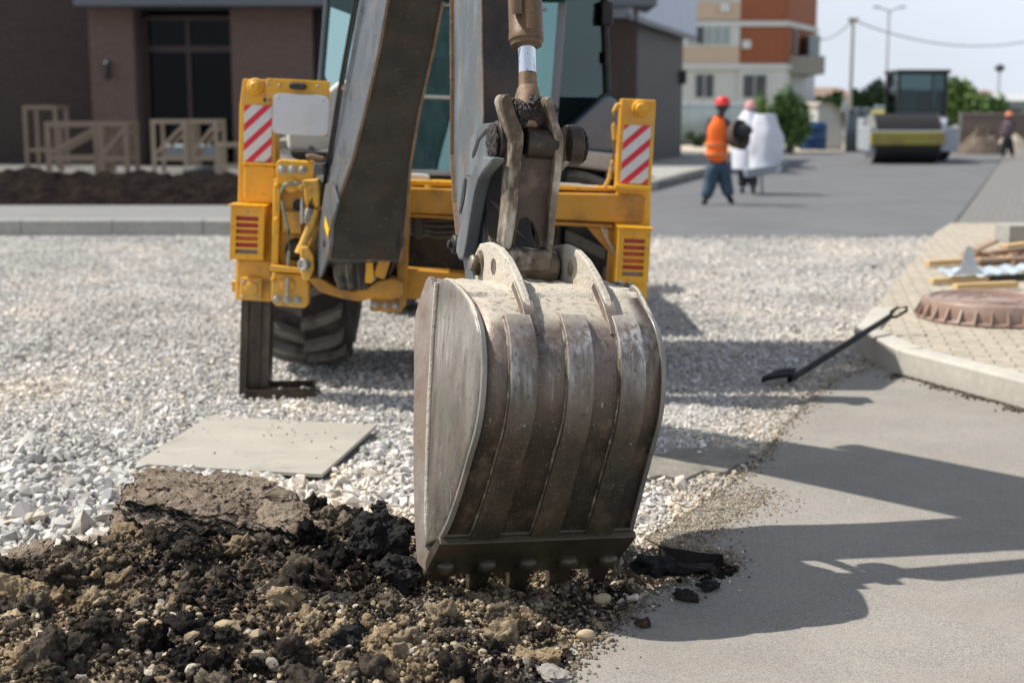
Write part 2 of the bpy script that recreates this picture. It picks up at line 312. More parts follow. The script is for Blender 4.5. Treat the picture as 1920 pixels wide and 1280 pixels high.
def asphalt():
    pts = ragged(ASPH); mb = MB(); mb.prism([(p.x, p.y, .018) for p in pts], (0, 0, -.075))
    bm = mb.bm; bmesh.ops.triangulate(bm, faces=[f for f in bm.faces if len(f.verts) > 4])
    bm.normal_update(); bmesh.ops.recalc_face_normals(bm, faces=bm.faces)
    for f in bm.faces: f.material_index = 1 if abs(f.normal.z) < .5 else 0
    o = mb.build('asphalt', [asph_near, nmat('black_asphalt_edge', (.018, .017, .016), .85, 0, [((.07, .06, .05), 60, .55, .7, .7)], [(80, .8, .006)])]); tag(o, 'grey asphalt with a ragged broken edge', None, None, 'structure')
asphalt()
def flat(name, pts, z, mat, label, th=.0):
    mb = MB()
    if th: mb.prism([(x, y, z) for x, y in pts], (0, 0, -th))
    else:
        mb.bm.faces.new([mb.bm.verts.new((x, y, z)) for x, y in pts])
    o = mb.build(name, mat); tag(o, label, None, None, 'structure'); return o
flat('road', [(-1.2, 17.6), (5.35, 17.6), (21.5, 62), (-2, 62), (11.5, 62), (6.6, 41), (2.6, 28.2), (-.3, 18.4)][0:3] + [(11.8, 62), (5.4, 38.5), (2.75, 28.7), (-.3, 18.3), (-1.2, 17.9)], .012, asph_far, 'smooth grey road beyond the gravel')
def paver_mat(name, c, mortar, sx, sy, ang=0., lum=.06):
    m = bpy.data.materials.new(name); m.use_nodes = True; nt = m.node_tree; N = nt.nodes; L = nt.links; b = N['Principled BSDF']; b.inputs['Roughness'].default_value = .88
    b.inputs['Specular IOR Level'].default_value = .25
    tc = N.new('ShaderNodeTexCoord'); mp = N.new('ShaderNodeMapping'); mp.inputs['Rotation'].default_value = (0, 0, ang)
    br = N.new('ShaderNodeTexBrick'); br.inputs['Scale'].default_value = 1; br.inputs['Brick Width'].default_value = sx; br.inputs['Row Height'].default_value = sy; br.inputs['Mortar Size'].default_value = .006; br.inputs['Mortar Smooth'].default_value = .3
    br.inputs['Color1'].default_value = C4([v * (1 - lum) for v in c]); br.inputs['Color2'].default_value = C4([v * (1 + lum) for v in c]); br.inputs['Mortar'].default_value = C4(mortar)
    n1 = N.new('ShaderNodeTexNoise'); n1.inputs['Scale'].default_value = 12; n1.inputs['Detail'].default_value = 9
    mx = N.new('ShaderNodeMixRGB'); mx.blend_type = 'MULTIPLY'; mx.inputs[0].default_value = .55; cr = N.new('ShaderNodeValToRGB'); cr.color_ramp.elements[0].color = (.55, .53, .5, 1); cr.color_ramp.elements[0].position = .3; cr.color_ramp.elements[1].position = .6
    L.new(tc.outputs['Object'], mp.inputs[0]); L.new(mp.outputs[0], br.inputs['Vector']); L.new(tc.outputs['Object'], n1.inputs['Vector']); L.new(n1.outputs[0], cr.inputs[0]); L.new(br.outputs[0], mx.inputs[1]); L.new(cr.outputs[0], mx.inputs[2]); L.new(mx.outputs[0], b.inputs['Base Color'])
    bp = N.new('ShaderNodeBump'); bp.inputs['Strength'].default_value = .6; bp.inputs['Distance'].default_value = .006; bp.invert = True; L.new(br.outputs['Fac'], bp.inputs['Height']); L.new(bp.outputs[0], b.inputs['Normal'])
    return m
paver = paver_mat('beige_pavers', (.46, .41, .33), (.2, .17, .13), .2, .1, math.radians(12))
paver2 = paver_mat('grey_pavers', (.21, .205, .195), (.12, .11, .1), .2, .1, math.radians(20))
conc = nmat('concrete', (.33, .33, .30), .9, 0, [((.22, .21, .19), 4, .4, .7, .6), ((.45, .43, .38), 16, .5, .7, .5), ((.12, .11, .09), 60, .66, .75, .6)], [(90, .3, .004)], 0)
kerbm = nmat('kerb_concrete', (.46, .44, .385), .9, 0, [((.33, .31, .27), 3, .4, .7, .6), ((.58, .55, .48), 20, .5, .7, .6), ((.16, .14, .1), 50, .64, .75, .6)], [(90, .35, .004), (12, .2, .01)], 0)
K1 = Vector((2.17, 8.92)); K2 = Vector((2.235, 8.10)); K3 = Vector((2.66, 6.98)); K4 = Vector((3.55, 4.6))
flat('pavement', [(K1.x + .13, K1.y + .3), (K1.x + .13, K1.y), (K2.x + .13, K2.y), (K3.x + .13, K3.y), (K4.x + .13, K4.y), (12, 4.6), (18, 18.0), (5.55, 18.0), (4.95, 16.6)], .148, paver, 'beige block paving of the pavement', .16)
flat('far_pavement', [(5.58, 18.05), (18, 18.05), (40, 62), (21.6, 62)], .07, paver2, 'grey paving beside the far road', .1)
def kerbs():
    # near kerb stones, with rounded arris and open joints
    line = [Vector((K1.x + .37, K1.y + 1.0)), K1, K2, K3, K4]
    rows = []
    k = 0
    for a, b in zip(line[:-1], line[1:]):
        L_ = (b - a).length; n = max(1, round(L_ / .9)); d = (b - a) / L_; r = Vector((-d.y, d.x))
        if (r.x < 0): r = -r
        for j in range(n):
            p = a + d * (L_ * j / n + .003); q = a + d * (L_ * (j + 1) / n - .003)
            mb = MB(); zt = .165
            prof = [(0, -.05), (0, zt - .012), (.008, zt - .003), (.018, zt), (.15, zt), (.15, -.05)]
            A_ = [Vector((p.x + r.x * x, p.y + r.y * x, z)) for x, z in prof]
            mb.prism(A_, Vector((q.x - p.x, q.y - p.y, 0)))
            o = mb.build('kerb', kerbm, None, .004); tag(o, None, None, None, 'structure'); k += 1
    # kerb along the far left side of the gravel
    pts = [Vector((-11, 17.55)), Vector((-6.2, 17.95)), Vector((-3.9, 17.95)), Vector((-3.0, 17.8)), Vector((-1.0, 18.2)), Vector((2.9, 28.7)), Vector((5.6, 38.5)), Vector((12, 61))]
    for a, b in zip(pts[:-1], pts[1:]):
        L_ = (b - a).length; n = max(1, round(L_ / 1.0)); d = (b - a) / L_; r = Vector((-d.y, d.x))
        for j in range(n):
            p = a + d * (L_ * j / n + .004); q = a + d * (L_ * (j + 1) / n - .004); mb = MB()
            prof = [(0, -.05), (0, .175), (.02, .195), (.16, .195), (.16, -.05)]
            mb.prism([Vector((p.x + r.x * x, p.y + r.y * x, z)) for x, z in prof], Vector((q.x - p.x, q.y - p.y, 0)))
            o = mb.build('kerb', conc, None, .005); tag(o, None, None, None, 'structure')
kerbs()
pathm = nmat('path_concrete', (.19, .192, .183), .9, 0, [((.24, .235, .215), 1.2, .4, .7, .6)], [], 0)
flat('path', [(-14, 17.6), (-6.2, 18.1), (-3.0, 17.96), (-1.1, 18.37), (-.2, 20.9), (-16, 20.9)], .19, pathm, 'pale concrete path behind the kerb', .2)
sandm = nmat('sand', (.52, .45, .34), .95, 0, [((.35, .3, .24), .6, .4, .7, .6)], [], 0)
flat('sandy_verge', [(2, 58), (45, 58), (60, 70), (0, 70)], .03, sandm, 'pale sandy verge at the end of the road')
flat('terrace', [(-22, 27), (1.2, 27), (2.95, 28.85), (5.8, 38.5), (8.6, 48), (6.6, 54), (-22, 54)], .16, paver2, 'grey paving around the dark building', .2)
flat('dry_ground', [(-80, 70.05), (200, 70.05), (300, 400), (-200, 400)], .02, nmat('dry_grass', (.16, .17, .08), .95, 0, [((.3, .26, .18), .1, .4, .6, .8)]), 'rough ground beyond the fences')
# ------------------------------------------------------------------ the backhoe loader
LD = thing('backhoe_loader', (-.2, 8.4, 0), 'large yellow and grey backhoe loader with its toothed digging bucket lowered onto broken asphalt', 'backhoe loader')
YR = 7.45
def slab(name, pts, y, th, mat, parent=LD, bevel=.004, **k):
    return MB().prism(poly(pts, Y, y), (0, th, 0)).build(name, mat, parent, bevel, **k)
def bolt(px, py, y, r, name='bolt', mat=steel, parent=LD, d=.02):
    c = Y(px, py, y); mb = MB().turn(c, (0, -1, 0), [(-.01, r * 1.35), (d * .35, r * 1.35), (d * .36, r), (d * .8, r), (d, r * .8)], 20); mb.cyl(c + Vector((0, -d * .9, 0)), c + Vector((0, -d * 1.25, 0)), r * .45, seg=6)
    return mb.build(name, mat, parent, .001)
# --- frame uprights, plates
fr = slab('frame_upright', [(455, 148), (516, 150), (516, 330), (512, 562), (440, 560), (447, 322), (449, 200)], YR, .16, yellow, bevel=.006)
slab('hose_guide', [(433, 528), (448, 526), (448, 546), (435, 548)], YR + .02, .1, yellowd)
slab('frame_upright', [(1166, 185), (1230, 188), (1222, 330), (1219, 425), (1212, 560), (1148, 556), (1156, 340), (1160, 260)], YR, .16, yellow, bevel=.006)
tp = slab('mounting_plate', [(500, 147), (618, 153), (617, 190), (500, 186)], YR - .035, .02, yellow)
slab('mounting_plate', [(600, 186), (616, 186), (614, 256), (602, 256)], YR - .03, .015, yellow)
npl = MB().prism(rnd_poly(Y(563.5, 215.5, YR - .06), .1435, .1035, MR, MU, 40, sq=9), (0, .006, 0)).build('number_plate', plate, LD, .002)
for px, py in ((522, 184), (606, 189)): bolt(px, py, YR - .062, .004, 'screw', steel, npl, .006)
MB().prism(rnd_poly(Y(557, 162, YR - .08), .042, .017, MR, MU, 24, sq=4), (0, .05, 0)).build('plate_lamp', black, LD, .008)
for px, py in ((502, 158), (502, 189), (524, 161), (596, 162)): bolt(px, py, YR - .035, .006, 'bolt', steel, LD, .012)
MB().turn(Y(497, 188, YR - .002), (0, -1, 0), [(-.02, .010), (.001, .010)], 16).build('bolt_hole', black, LD)
for c in ((480, 163), (1200, 203)):
    p = Y(c[0], c[1], YR); o = MB().turn(p, (0, -1, 0), [(-.01, .044), (.02, .044), (.03, .038), (.031, .028), (.055, .026), (.062, .018)], 32).build('pivot_cap', yellow, LD, .002)
def chevron(pts, y):
    """board with slanting stripes: white sheet with red bands set on it"""
    q = [Y(px, py, y) for px, py in pts]; w0, w1, w2, w3 = q
    bd = MB().prism(q, (0, .006, 0)).build('warning_board', whitebd, LD, .001)
    H = (w3 - w0).length; Wd = (w1 - w0).length; sl_ = .78 * Wd / 1.0
    def pt(u, v): v = v / H; return w0 * (1 - u) * (1 - v) + w1 * u * (1 - v) + w2 * u * v + w3 * (1 - u) * v
    pitch = H / 2.92; bw = pitch * .40; rise = Wd * .94
    for k in range(-2, 5):
        v0 = k * pitch + .205 * H          # at the right edge top
        band = [(0, v0 + rise), (1, v0), (1, v0 + bw), (0, v0 + rise + bw)]
        # clip to 0..H
        def clip(pg, val, keep_gt):
            out = []
            for i in range(len(pg)):
                a, b = pg[i], pg[(i + 1) % len(pg)]; ia = (a[1] >= val) if keep_gt else (a[1] <= val); ib = (b[1] >= val) if keep_gt else (b[1] <= val)
                if ia: out.append(a)
                if ia != ib: t = (val - a[1]) / (b[1] - a[1]); out.append((a[0] + (b[0] - a[0]) * t, val))
            return out
        band = clip(band, 0, True); band = clip(band, H, False) if band else band
        if len(band) > 2:
            MB().prism([pt(u, v) + Vector((0, -.0015, 0)) for u, v in band], (0, .0012, 0)).build('red_stripe', redp, bd)
whitebd = nmat('reflective_white', (.62, .62, .62), .35, 0, [((.5, .48, .44), 20, .5, .7, .4)]); redp = nmat('reflective_red', (.62, .008, .03), .35, 0, [((.45, .02, .03), 20, .5, .7, .4)])
chevron([(458, 197), (511, 198), (508, 304), (457, 303)], YR - .012)
chevron([(1170, 234), (1221, 236), (1214, 346), (1163, 343)], YR - .012)
cov = MB().prism(rnd_poly(Y(487, 346, YR - .03), .082, .098, MR, MU, 40, sq=8), (0, .05, 0)).build('cover_panel', yellow, LD, .008)
slab('cover_panel', [(454, 305), (517, 307), (517, 312), (454, 310)], YR - .04, .06, yellow)
slab('cover_panel', [(1153, 346), (1222, 350), (1221, 358), (1152, 354)], YR - .05, .08, yellow)
# --- tail lamps: slotted guard in front of red, amber and clear lenses
def tail_lamp(x0, y0, x1, y1, lean, mat):
    yf = YR - .13; dep = .125
    def q(u, v): return Y(x0 + (x1 - x0) * u - lean * v, y0 + (y1 - y0) * v + 2.5 * u, yf)
    root = MB()
    def pr(mb, u0, v0, u1, v1, d0, d1):
        mb.prism([q(u0, v0) + Yv * d0, q(u1, v0) + Yv * d0, q(u1, v1) + Yv * d0, q(u0, v1) + Yv * d0], Yv * (d1 - d0))
    vs = [.235 + i * .122 for i in range(6)]; hh = .04
    pr(root, 0, 0, .17, 1, 0, dep); pr(root, .83, 0, 1, 1, 0, dep)
    edges = [0] + [e for v in vs for e in (v - hh, v + hh)] + [1]
    for i in range(0, len(edges), 2): pr(root, .168, edges[i], .832, edges[i + 1], .0005, .012)
    pr(root, .168, 0, .832, .03, .012, dep); pr(root, .168, .97, .832, 1, .012, dep)
    h = root.build('tail_lamp', mat, LD, .0)
    for (v0, v1, mm) in ((.08, .48, redl), (.485, .68, amber), (.685, .80, redl), (.805, .95, clearl)):
        mb = MB(); pr(mb, .172, v0, .828, v1, .035, .07); mb.build('lens', mm, h)
    mb = MB(); pr(mb, -.05, -.03, 1.06, .005, -.03, dep + .004); mb.build('lamp_hood', mat, h, .004)
    c = q(.5, .1); MB().turn(c, (0, -1, 0), [(-.004, .006), (.004, .006), (.007, .003)], 12).build('screw', steel, h)
tail_lamp(433, 385, 496, 486, 3, yellow); tail_lamp(1161, 427, 1221, 528, 6, yellow)
# --- left stabiliser
slab('stabiliser_sleeve', [(445, 487), (508, 490), (508, 566), (442, 562)], YR - .02, .16, yellowd, bevel=.006)
slab('stabiliser_plate', [(451, 520), (491, 522), (490, 564), (449, 562)], YR - .06, .035, yellowd, bevel=.008)
MB().turn(Y(471, 541, YR - .062), (0, -1, 0), [(-.01, .036), (.008, .036), (.012, .028)], 24).build('pivot_cap', yellowd, LD, .002)
for px, py in ((457, 528), (484, 530), (455, 556), (483, 558)): bolt(px, py, YR - .061, .006, 'bolt', steel, LD, .01)
leg = MB()
for a, b in ((0, .27), (.73, 1)): leg.prism([Y(452 + 56 * a, 561, YR + .02), Y(452 + 56 * b, 561, YR + .02), Y(447 + 55 * b, 748, YR + .02), Y(447 + 55 * a, 748, YR + .02)], (0, .13, 0))
leg.prism([Y(465, 561, YR + .04), Y(493, 561, YR + .04), Y(489, 747, YR + .04), Y(460, 747, YR + .04)], (0, .11, 0))
leg.build('stabiliser_leg', nmat('worn_leg_steel', (.055, .042, .032), .42, .4, [((.16, .13, .1), 8, .5, .7, .8, (1, 1, .2)), ((.02, .015, .012), 20, .55, .7, .7)], [(60, .3, .003)], .12), LD, .006)
fp = MB(); c = G(527, 742); fp.box(c + Zv * .015, .37, .26, .02, .12)
for dx, dy, sx, sy in ((0, -.125, .37, .012), (0, .125, .37, .012), (-.18, 0, .012, .26), (.18, 0, .012, .26)): fp.box(c + Vector((dx * math.cos(.12) - dy * math.sin(.12), dx * math.sin(.12) + dy * math.cos(.12), .035)), sx, sy, .05, .12)
fp.build('stabiliser_foot', linkd, LD, .003)
slab('stabiliser_sleeve', [(1150, 530), (1215, 534), (1210, 600), (1146, 596)], YR + .01, .14, yellowo, bevel=.006)
# --- cross beams
slab('cross_beam', [(764, 352), (1040, 362), (1203, 365), (1210, 372), (1206, 415), (1200, 419), (764, 399)], YR - .02, .14, yellowo, bevel=.008)
slab('beam_flange', [(764, 338), (1152, 352), (1152, 359), (764, 347)], YR + .04, .2, yellow, bevel=.004)
slab('beam_flange', [(764, 400), (1150, 421), (1150, 428), (764, 407)], YR + .02, .2, yellowo, bevel=.004)
slab('lower_beam', [(760, 505), (1152, 532), (1152, 582), (760, 560)], YR - .01, .15, yellowo, bevel=.006)
slab('frame_plate', [(1100, 425), (1156, 430), (1150, 560), (1132, 560), (1140, 470), (1112, 440)], YR + .05, .012, yellowo)
slab('inner_wall', [(764, 400), (1160, 425), (1152, 540), (758, 515)], YR + .45, .03, linkd, bevel=0)
slab('belly_tank', [(600, 400), (1000, 420), (995, 520), (600, 500)], YR + .3, .12, linkd, bevel=.02)
for i, (y0, y1) in enumerate([(404, 403), (413, 414), (421, 425), (430, 436), (438, 445)]):
    MB().tube([Y(768, y0, YR + .1), Y(790, y0 + 1, YR + .12), Y(820, y1, YR + .1), Y(860, y1 - 2, YR + .12), Y(930, y1 + 6, YR + .16), Y(1010, y1 + 18, YR + .2)], .012, 10).build('hydraulic_hose', hose, LD)
slab('hose_clamp', [(776, 398), (790, 398), (792, 448), (778, 448)], YR + .085, .02, hose)
for pts in ([(1128, 425), (1135, 445), (1150, 470), (1158, 480)], [(1136, 428), (1140, 450), (1152, 466)]): MB().tube(poly(pts, Y, YR + .0), .007, 8).build('hydraulic_hose', steel, LD)
MB().tube([Y(x, y, YR + .03) for x, y in [(1166, 197), (1157, 197), (1151, 208), (1150, 235), (1152, 262), (1150, 300), (1142, 335), (1134, 352)]], .011, 12).build('hydraulic_hose', yellowd, LD)
MB().tube([Y(x, y, YR + .06) for x, y in [(1048, 346), (1085, 348), (1095, 350), (1120, 352)]], .01, 10).build('hydraulic_pipe', whitep, LD)
MB().prism(rnd_poly(Y(785, 333, YR + .12), .055, .018, MR, MU, 24, sq=4), (0, .08, 0)).build('work_lamp', plate, LD, .006)
# --- sliding carriage with king post
YC = 7.27
slab('carriage_plate', [(513, 335), (600, 340), (612, 500), (508, 500)], YC + .07, .05, yellowd, bevel=.004)
ct = MB().prism(poly([(524, 299), (585, 303), (589, 308), (589, 344), (560, 346), (518, 348), (517, 306)], Y, YC), (0, .08, 0)).build('carriage_clamp', yellow, LD, .008)
for px, py in ((529, 318), (548, 318), (568, 319)): bolt(px, py, YC, .017, 'bolt', steel, ct, .03)
MB().prism(poly([(513, 345), (526, 345), (521, 500), (508, 500)], Y, YC + .0), (0, .08, 0)).build('carriage_rib', yellow, LD, .006)
MB().turn(Y(547, 347, YC), (0, -1, 0), [(-.01, .038), (.012, .038), (.016, .03)], 28).build('pivot_cap', yellowd, LD, .002)
slab('carriage_ledge', [(507, 497), (572, 504), (572, 513), (507, 509)], YC - .05, .14, yellowd, bevel=.004)
cb = MB().prism(poly([(509, 512), (572, 514), (579, 535), (578, 572), (570, 578), (516, 573), (508, 564)], Y, YC), (0, .08, 0)).build('carriage_clamp', yellowd, LD, .008)
for px, py in ((519, 560), (539, 561), (558, 562)): bolt(px, py, YC, .016, 'bolt', steel, cb, .03)
MB().turn(Y(539, 534, YC), (0, -1, 0), [(-.01, .038), (.012, .038), (.016, .03)], 28).build('pivot_cap', yellowd, LD, .002)
for py in (348, 412, 524): bolt(519 if py < 500 else 513, py, YC - .002, .012, 'bolt', yellow, LD, .02)
MB().tube(poly([(570, 345), (555, 343), (540, 345), (532, 348), (528, 358), (529, 380), (534, 405), (541, 430), (542, 470), (540, 497)], Y, YC - .03), .008, 10).build('hydraulic_hose', greenh, LD)
MB().tube(poly([(539, 520), (539, 555)], Y, YC - .04), .009, 10).build('grease_pipe', steel, LD)
MB().ball(Y(556, 468, YC + .05), .06).build('slew_cylinder_end', black, LD)
MB().turn(Y(560, 385, YC + .068), (0, -1, 0), [(-.02, .032), (.001, .032)], 20).build('carriage_hole', black, LD)
slab('slew_bracket', [(527, 395), (566, 396), (566, 440), (527, 437)], YC + .03, .03, yellowd, bevel=.01)
slab('swing_lever', [(566, 338), (596, 336), (600, 350), (599, 388), (590, 391), (586, 372), (580, 380), (576, 392), (571, 380), (570, 355)], YC - .12, .1, yellowd, bevel=.01)
MB().turn(Y(565, 352, YC - .13), (0, -1, 0), [(-.01, .014), (.02, .014)], 16).build('pin', yellowd, LD, .002)
MB().tube(poly([(594, 392), (588, 412), (578, 435), (568, 458), (563, 475)], Y, YC - .08), [.018, .022, .022, .022, .03], 14).build('swing_arm', yellowd, LD)
MB().tube(poly([(600, 394), (598, 412), (590, 438), (582, 460), (580, 478)], Y, YC - .02), [.018, .02, .02, .022, .02], 14).build('swing_arm', yellowd, LD)
sw = MB().prism(poly([(563, 462), (578, 462), (588, 480), (589, 505), (580, 527), (568, 528), (561, 500)], Y, YC - .12), (0, .08, 0)).build('swing_casting', yellowd, LD, .012)
MB().turn(Y(569, 496, YC - .13), Vector((-.6, -1, 0)), [(-.02, .030), (.012, .030), (.013, .02), (.004, .018)], 24).build('pin', steel, LD, .002)
for k in range(5):
    p = Y(585 - k * 2.2, 392 + k * 5.5, YC - .07); MB().turn(p, Vector((.3, -.35, .8)), [(0, .028), (.006, .030), (.012, .028)], 20).build('bellows_ring', steel, LD, .001)
MB().tube(poly([(566, 372), (567, 400), (566, 420)], Y, YC - .12), [.006, .012, .006], 10).build('grease_pipe', steel, LD)
slab('swing_post', [(574, 522), (600, 520), (625, 535), (660, 545), (690, 538), (708, 526), (735, 522), (758, 530), (757, 556), (735, 562), (700, 560), (672, 566), (640, 560), (600, 548)], YC - .12, .22, yellowo, bevel=.012)
cb2 = MB().prism(poly([(694, 533), (760, 522), (760, 575), (752, 586), (694, 584)], Y, YC), (0, .08, 0)).build('carriage_clamp', yellowo, LD, .008)
for px, py in ((704, 570), (723, 572), (741, 573)): bolt(px, py, YC, .015, 'bolt', steel, cb2, .026)
MB().turn(Y(722, 545, YC), (0, -1, 0), [(-.01, .036), (.012, .036), (.016, .03)], 28).build('pivot_cap', yellowo, LD, .002)
slab('carriage_plate', [(752, 332), (768, 333), (766, 420), (760, 575), (748, 580), (744, 500)], YC - .02, .1, yellowo, bevel=.004)
slab('carriage_plate', [(612, 340), (752, 345), (748, 520), (612, 520)], YC + .08, .03, linkd, bevel=.0)
for k in range(9):
    x = 628 + k * 7.2; MB().tube(poly([(x + 2, 476), (x, 500), (x + 2, 520), (x + 6 + (4 - k) * 1.5, 543)], Y, YC - .17 + .01 * (k % 3)), .0115, 10).build('hydraulic_hose', hose, LD)
slab('hose_bracket', [(686, 492), (699, 492), (701, 520), (696, 532), (684, 530)], YC - .2, .02, yellow)
MB().tube(poly([(575, 296), (585, 294), (598, 298), (606, 300)], Y, YC), .018, 12).build('hydraulic_hose', rustb, LD)
MB().box(Y(600, 316, YC - .06), .055, .12, .055, 0, [MR, Yv, MU]).build('valve_block', greyp, LD, .008)
MB().turn(Y(600, 313, YC - .12), (0, -1, 0), [(0, .014), (.006, .014)], 16).build('valve_plug', rustb, LD)
# --- wheels
def wheel(c, r, w, parent, rim=True):
    ax = MR; c = Vector(c)
    prof = [(-w / 2 + .02, r * .55), (-w / 2, r * .62), (-w / 2 - .015, r * .8), (-w / 2 + .01, r * .91), (-w / 2 + .05, r * .955), (0, r * .965), (w / 2 - .05, r * .955), (w / 2 - .01, r * .91), (w / 2 + .015, r * .8), (w / 2, r * .62), (w / 2 - .02, r * .55)]
    wo = thing('wheel', c, None, None); wo.parent = parent; wo.location = c - WL[parent.name]; WL[wo.name] = c
    MB().tubeax(c, ax, prof, 72).build('tyre', tyrem, wo)
    mb = MB(); n = 20; e1 = ax.cross(Xv.cross(ax) if False else Yv).normalized(); e2 = ax.cross(e1).normalized()
    for k in range(n):
        for s in (-1, 1):
            t0 = (k + (.5 if s > 0 else 0)) / n * 2 * math.pi
            pts = []
            for j in range(6):
                f = j / 5; t = t0 + f * .15; x = s * (w / 2 - .005 - f * (w / 2 - .0)) ; rr = r * (.93 + .04 * math.sin(min(1, f * 2.2) * math.pi / 2)); pts.append((x, t, rr))
            top = []; bot = []
            for x, t, rr in pts:
                d = e1 * math.cos(t) + e2 * math.sin(t); tn = (e2 * math.cos(t) - e1 * math.sin(t)) * .030
                top.append((c + ax * x + d * (rr + .042) - tn, c + ax * x + d * (rr + .042) + tn)); bot.append((c + ax * x + d * (rr - .03) - tn * 1.35, c + ax * x + d * (rr - .03) + tn * 1.35))
            bm = mb.bm; V = [[bm.verts.new(p) for p in (a[0], a[1], b[1], b[0])] for a, b in zip(top, bot)]
            for j in range(5):
                for q in range(4): bm.faces.new((V[j][q], V[j][(q + 1) % 4], V[j + 1][(q + 1) % 4], V[j + 1][q]))
            bm.faces.new(V[0]); bm.faces.new(V[-1][::-1])
    mb.build('tread', treadm, wo, .006)
    if rim: MB().tubeax(c, ax, [(-w / 2 + .05, r * .56), (-w / 2 + .06, r * .5), (-.03, r * .45), (-.03, .12), (-.08, .1), (.08, .1), (.03, .12), (.03, r * .45), (w / 2 - .06, r * .5), (w / 2 - .05, r * .56)], 40).build('rim', yellowo, wo)
    return wo
wheel((-1.155, 8.42, .72), .665, .45, LD); wheel((.50, 8.42, .635), .665, .45, LD)
wheel((-.88, 11.0, .48), .44, .3, LD); wheel((.50, 11.0, .41), .44, .3, LD)
MB().cyl((-1.0, 8.42, .71), (.5, 8.42, .65), .09).build('rear_axle', linkd, LD)
MB().cyl((-.8, 11, .48), (.5, 11, .42), .07).build('front_axle', linkd, LD)
# --- body, engine cover, fenders, cab
def mbox(x0, x1, y0, y1, z0, z1, name, mat, bev=.02, parent=LD, org=Vector((-.2, 8.4, 0))):
    mb = MB(); e = [MR, Yv, MU]; p = org + MR * x0 + Yv * (y0 - 8.4) + MU * z0
    mb.prism([p, p + MR * (x1 - x0), p + MR * (x1 - x0) + Yv * (y1 - y0), p + Yv * (y1 - y0)], MU * (z1 - z0)); return mb.build(name, mat, parent, bev)
mbox(-.42, .42, 7.75, 11.6, .55, .95, 'chassis', linkd)
mbox(-.45, .45, 9.75, 11.6, .9, 1.42, 'engine_cover', yellow, .06)
mbox(-1.0, 1.0, 12.05, 12.6, .15, .95, 'loader_bucket', yellowo, .03)
for s in (-1, 1): mbox(s * .72 - .06, s * .72 + .06, 10.2, 12.1, .75, .92, 'loader_arm', yellowo, .02)
YB = 8.0
# fenders (grey on the right, off-white on the left)
def fend(pts, y, th, mat, name='fender'): return slab(name, pts, y, th, mat, bevel=.03)
fend([(1052, 250), (1078, 232), (1135, 182), (1146, 180), (1176, 205), (1182, 250), (1180, 300), (1165, 312), (1160, 288), (1085, 282), (1052, 284)], YB + .02, .95, fender)
fend([(1052, 283), (1086, 281), (1162, 289), (1170, 312), (1164, 326), (1052, 310)], YB - .02, .5, whitep)
fend([(536, 250), (540, 236), (600, 180), (636, 150), (660, 150), (660, 290), (600, 288), (538, 284)], YB + .1, .9, whitep)
slab('fender_lip', [(542, 282), (625, 285), (625, 292), (566, 300), (548, 296)], YB + .02, .2, black, bevel=.01)
slab('fuel_tank', [(558, 286), (622, 290), (620, 330), (560, 326)], YB + .3, .4, whitep, bevel=.02)
# cab: two storeys of tinted glass in a grey frame
cabroot = LD
def cq(px, py, y): return Y(px, py, y)
def gl(name, pts, mat=cabglass, th=.006):
    a, b, c_ = pts[0], pts[1], pts[2]; n = (b - a).cross(c_ - a).normalized() * th
    return MB().prism(pts, n).build(name, mat, LD)
def cabpt(x, y, z): return Vector((-.2, 0, 0)) + MR * x + Yv * y + MU * z
TOP = 2.24
RW = .50; 
xl, xr = -.54, .42       # rear window between the pillars
def pil(a, b, w, t, name='cab_pillar', mat=greyp): return MB().bar(a, b, w, t).build(name, mat, LD, .012)
zr0 = 1.30
ya, yb_, yc_ = YB, YB + .42, YB + 1.55
xo = .80
rearL0, rearR0 = Y(672, 322, ya), Y(1030, 326, ya)
rearL1, rearR1 = rearL0 + MU * (TOP - zr0) + Vector((.03, .02, 0)), rearR0 + MU * (TOP - zr0) + Vector((.02, .02, 0))
outR0 = Y(1140, 176, yb_); outR1 = outR0 + MU * (TOP - outR0.z) + Vector((-.06, 0, 0))
outL0 = Y(601, 160, yb_); outL1 = outL0 + MU * (TOP - outL0.z) + Vector((.03, 0, 0))
qR = Y(1062, 246, ya + .1); qL = Y(640, 250, ya + .1)
gl('rear_window', [rearL0, rearR0, rearR1, rearL1])
gl('quarter_window', [rearR0, qR, outR0, outR1, rearR1], sideglass); gl('quarter_window', [rearL0, rearL1, outL1, outL0, qL], glass('green_tinted_glass', (.16, .28, .25), (.38, .54, .52), .04))
fR0 = Vector((outR0.x, yc_, outR0.z)); fR1 = Vector((outR1.x, yc_, outR1.z)); fL0 = Vector((outL0.x, yc_, outL0.z)); fL1 = Vector((outL1.x, yc_, outL1.z))
gl('side_window', [outR0, fR0, fR1, outR1], sideglass); gl('side_window', [outL0, outL1, fL1, fL0], sideglass); gl('windscreen', [fL0, fL1, fR1, fR0], cabglass)
pil(rearR0 - Yv * .01, rearR1 - Yv * .01, .045, .05, mat=fender); pil(rearL0, rearL1, .05, .05)
for a, b in ((outR0, outR1), (outL0, outL1), (fR0, fR1), (fL0, fL1)): pil(a, b, .035, .05, mat=black if a is outR0 else greyp)
for a, b in ((qR, outR0), (qL, outL0), (rearR0, qR)): pil(a, b, .04, .04, 'window_frame', black)
pil(Y(655, 322, ya - .02), Y(1040, 328, ya - .02), .035, .03, 'window_frame', whitep)
pil(Y(780, 181, ya - .02), Y(1026, 190, ya - .02), .022, .03, 'window_rail', whitep); pil(Y(800, 8, ya - .02), Y(1026, 17, ya - .02), .014, .02, 'window_rail', whitep)
slab('cab_sill', [(655, 327), (1045, 335), (1045, 350), (655, 345)], ya + .01, .3, intm, bevel=.01)
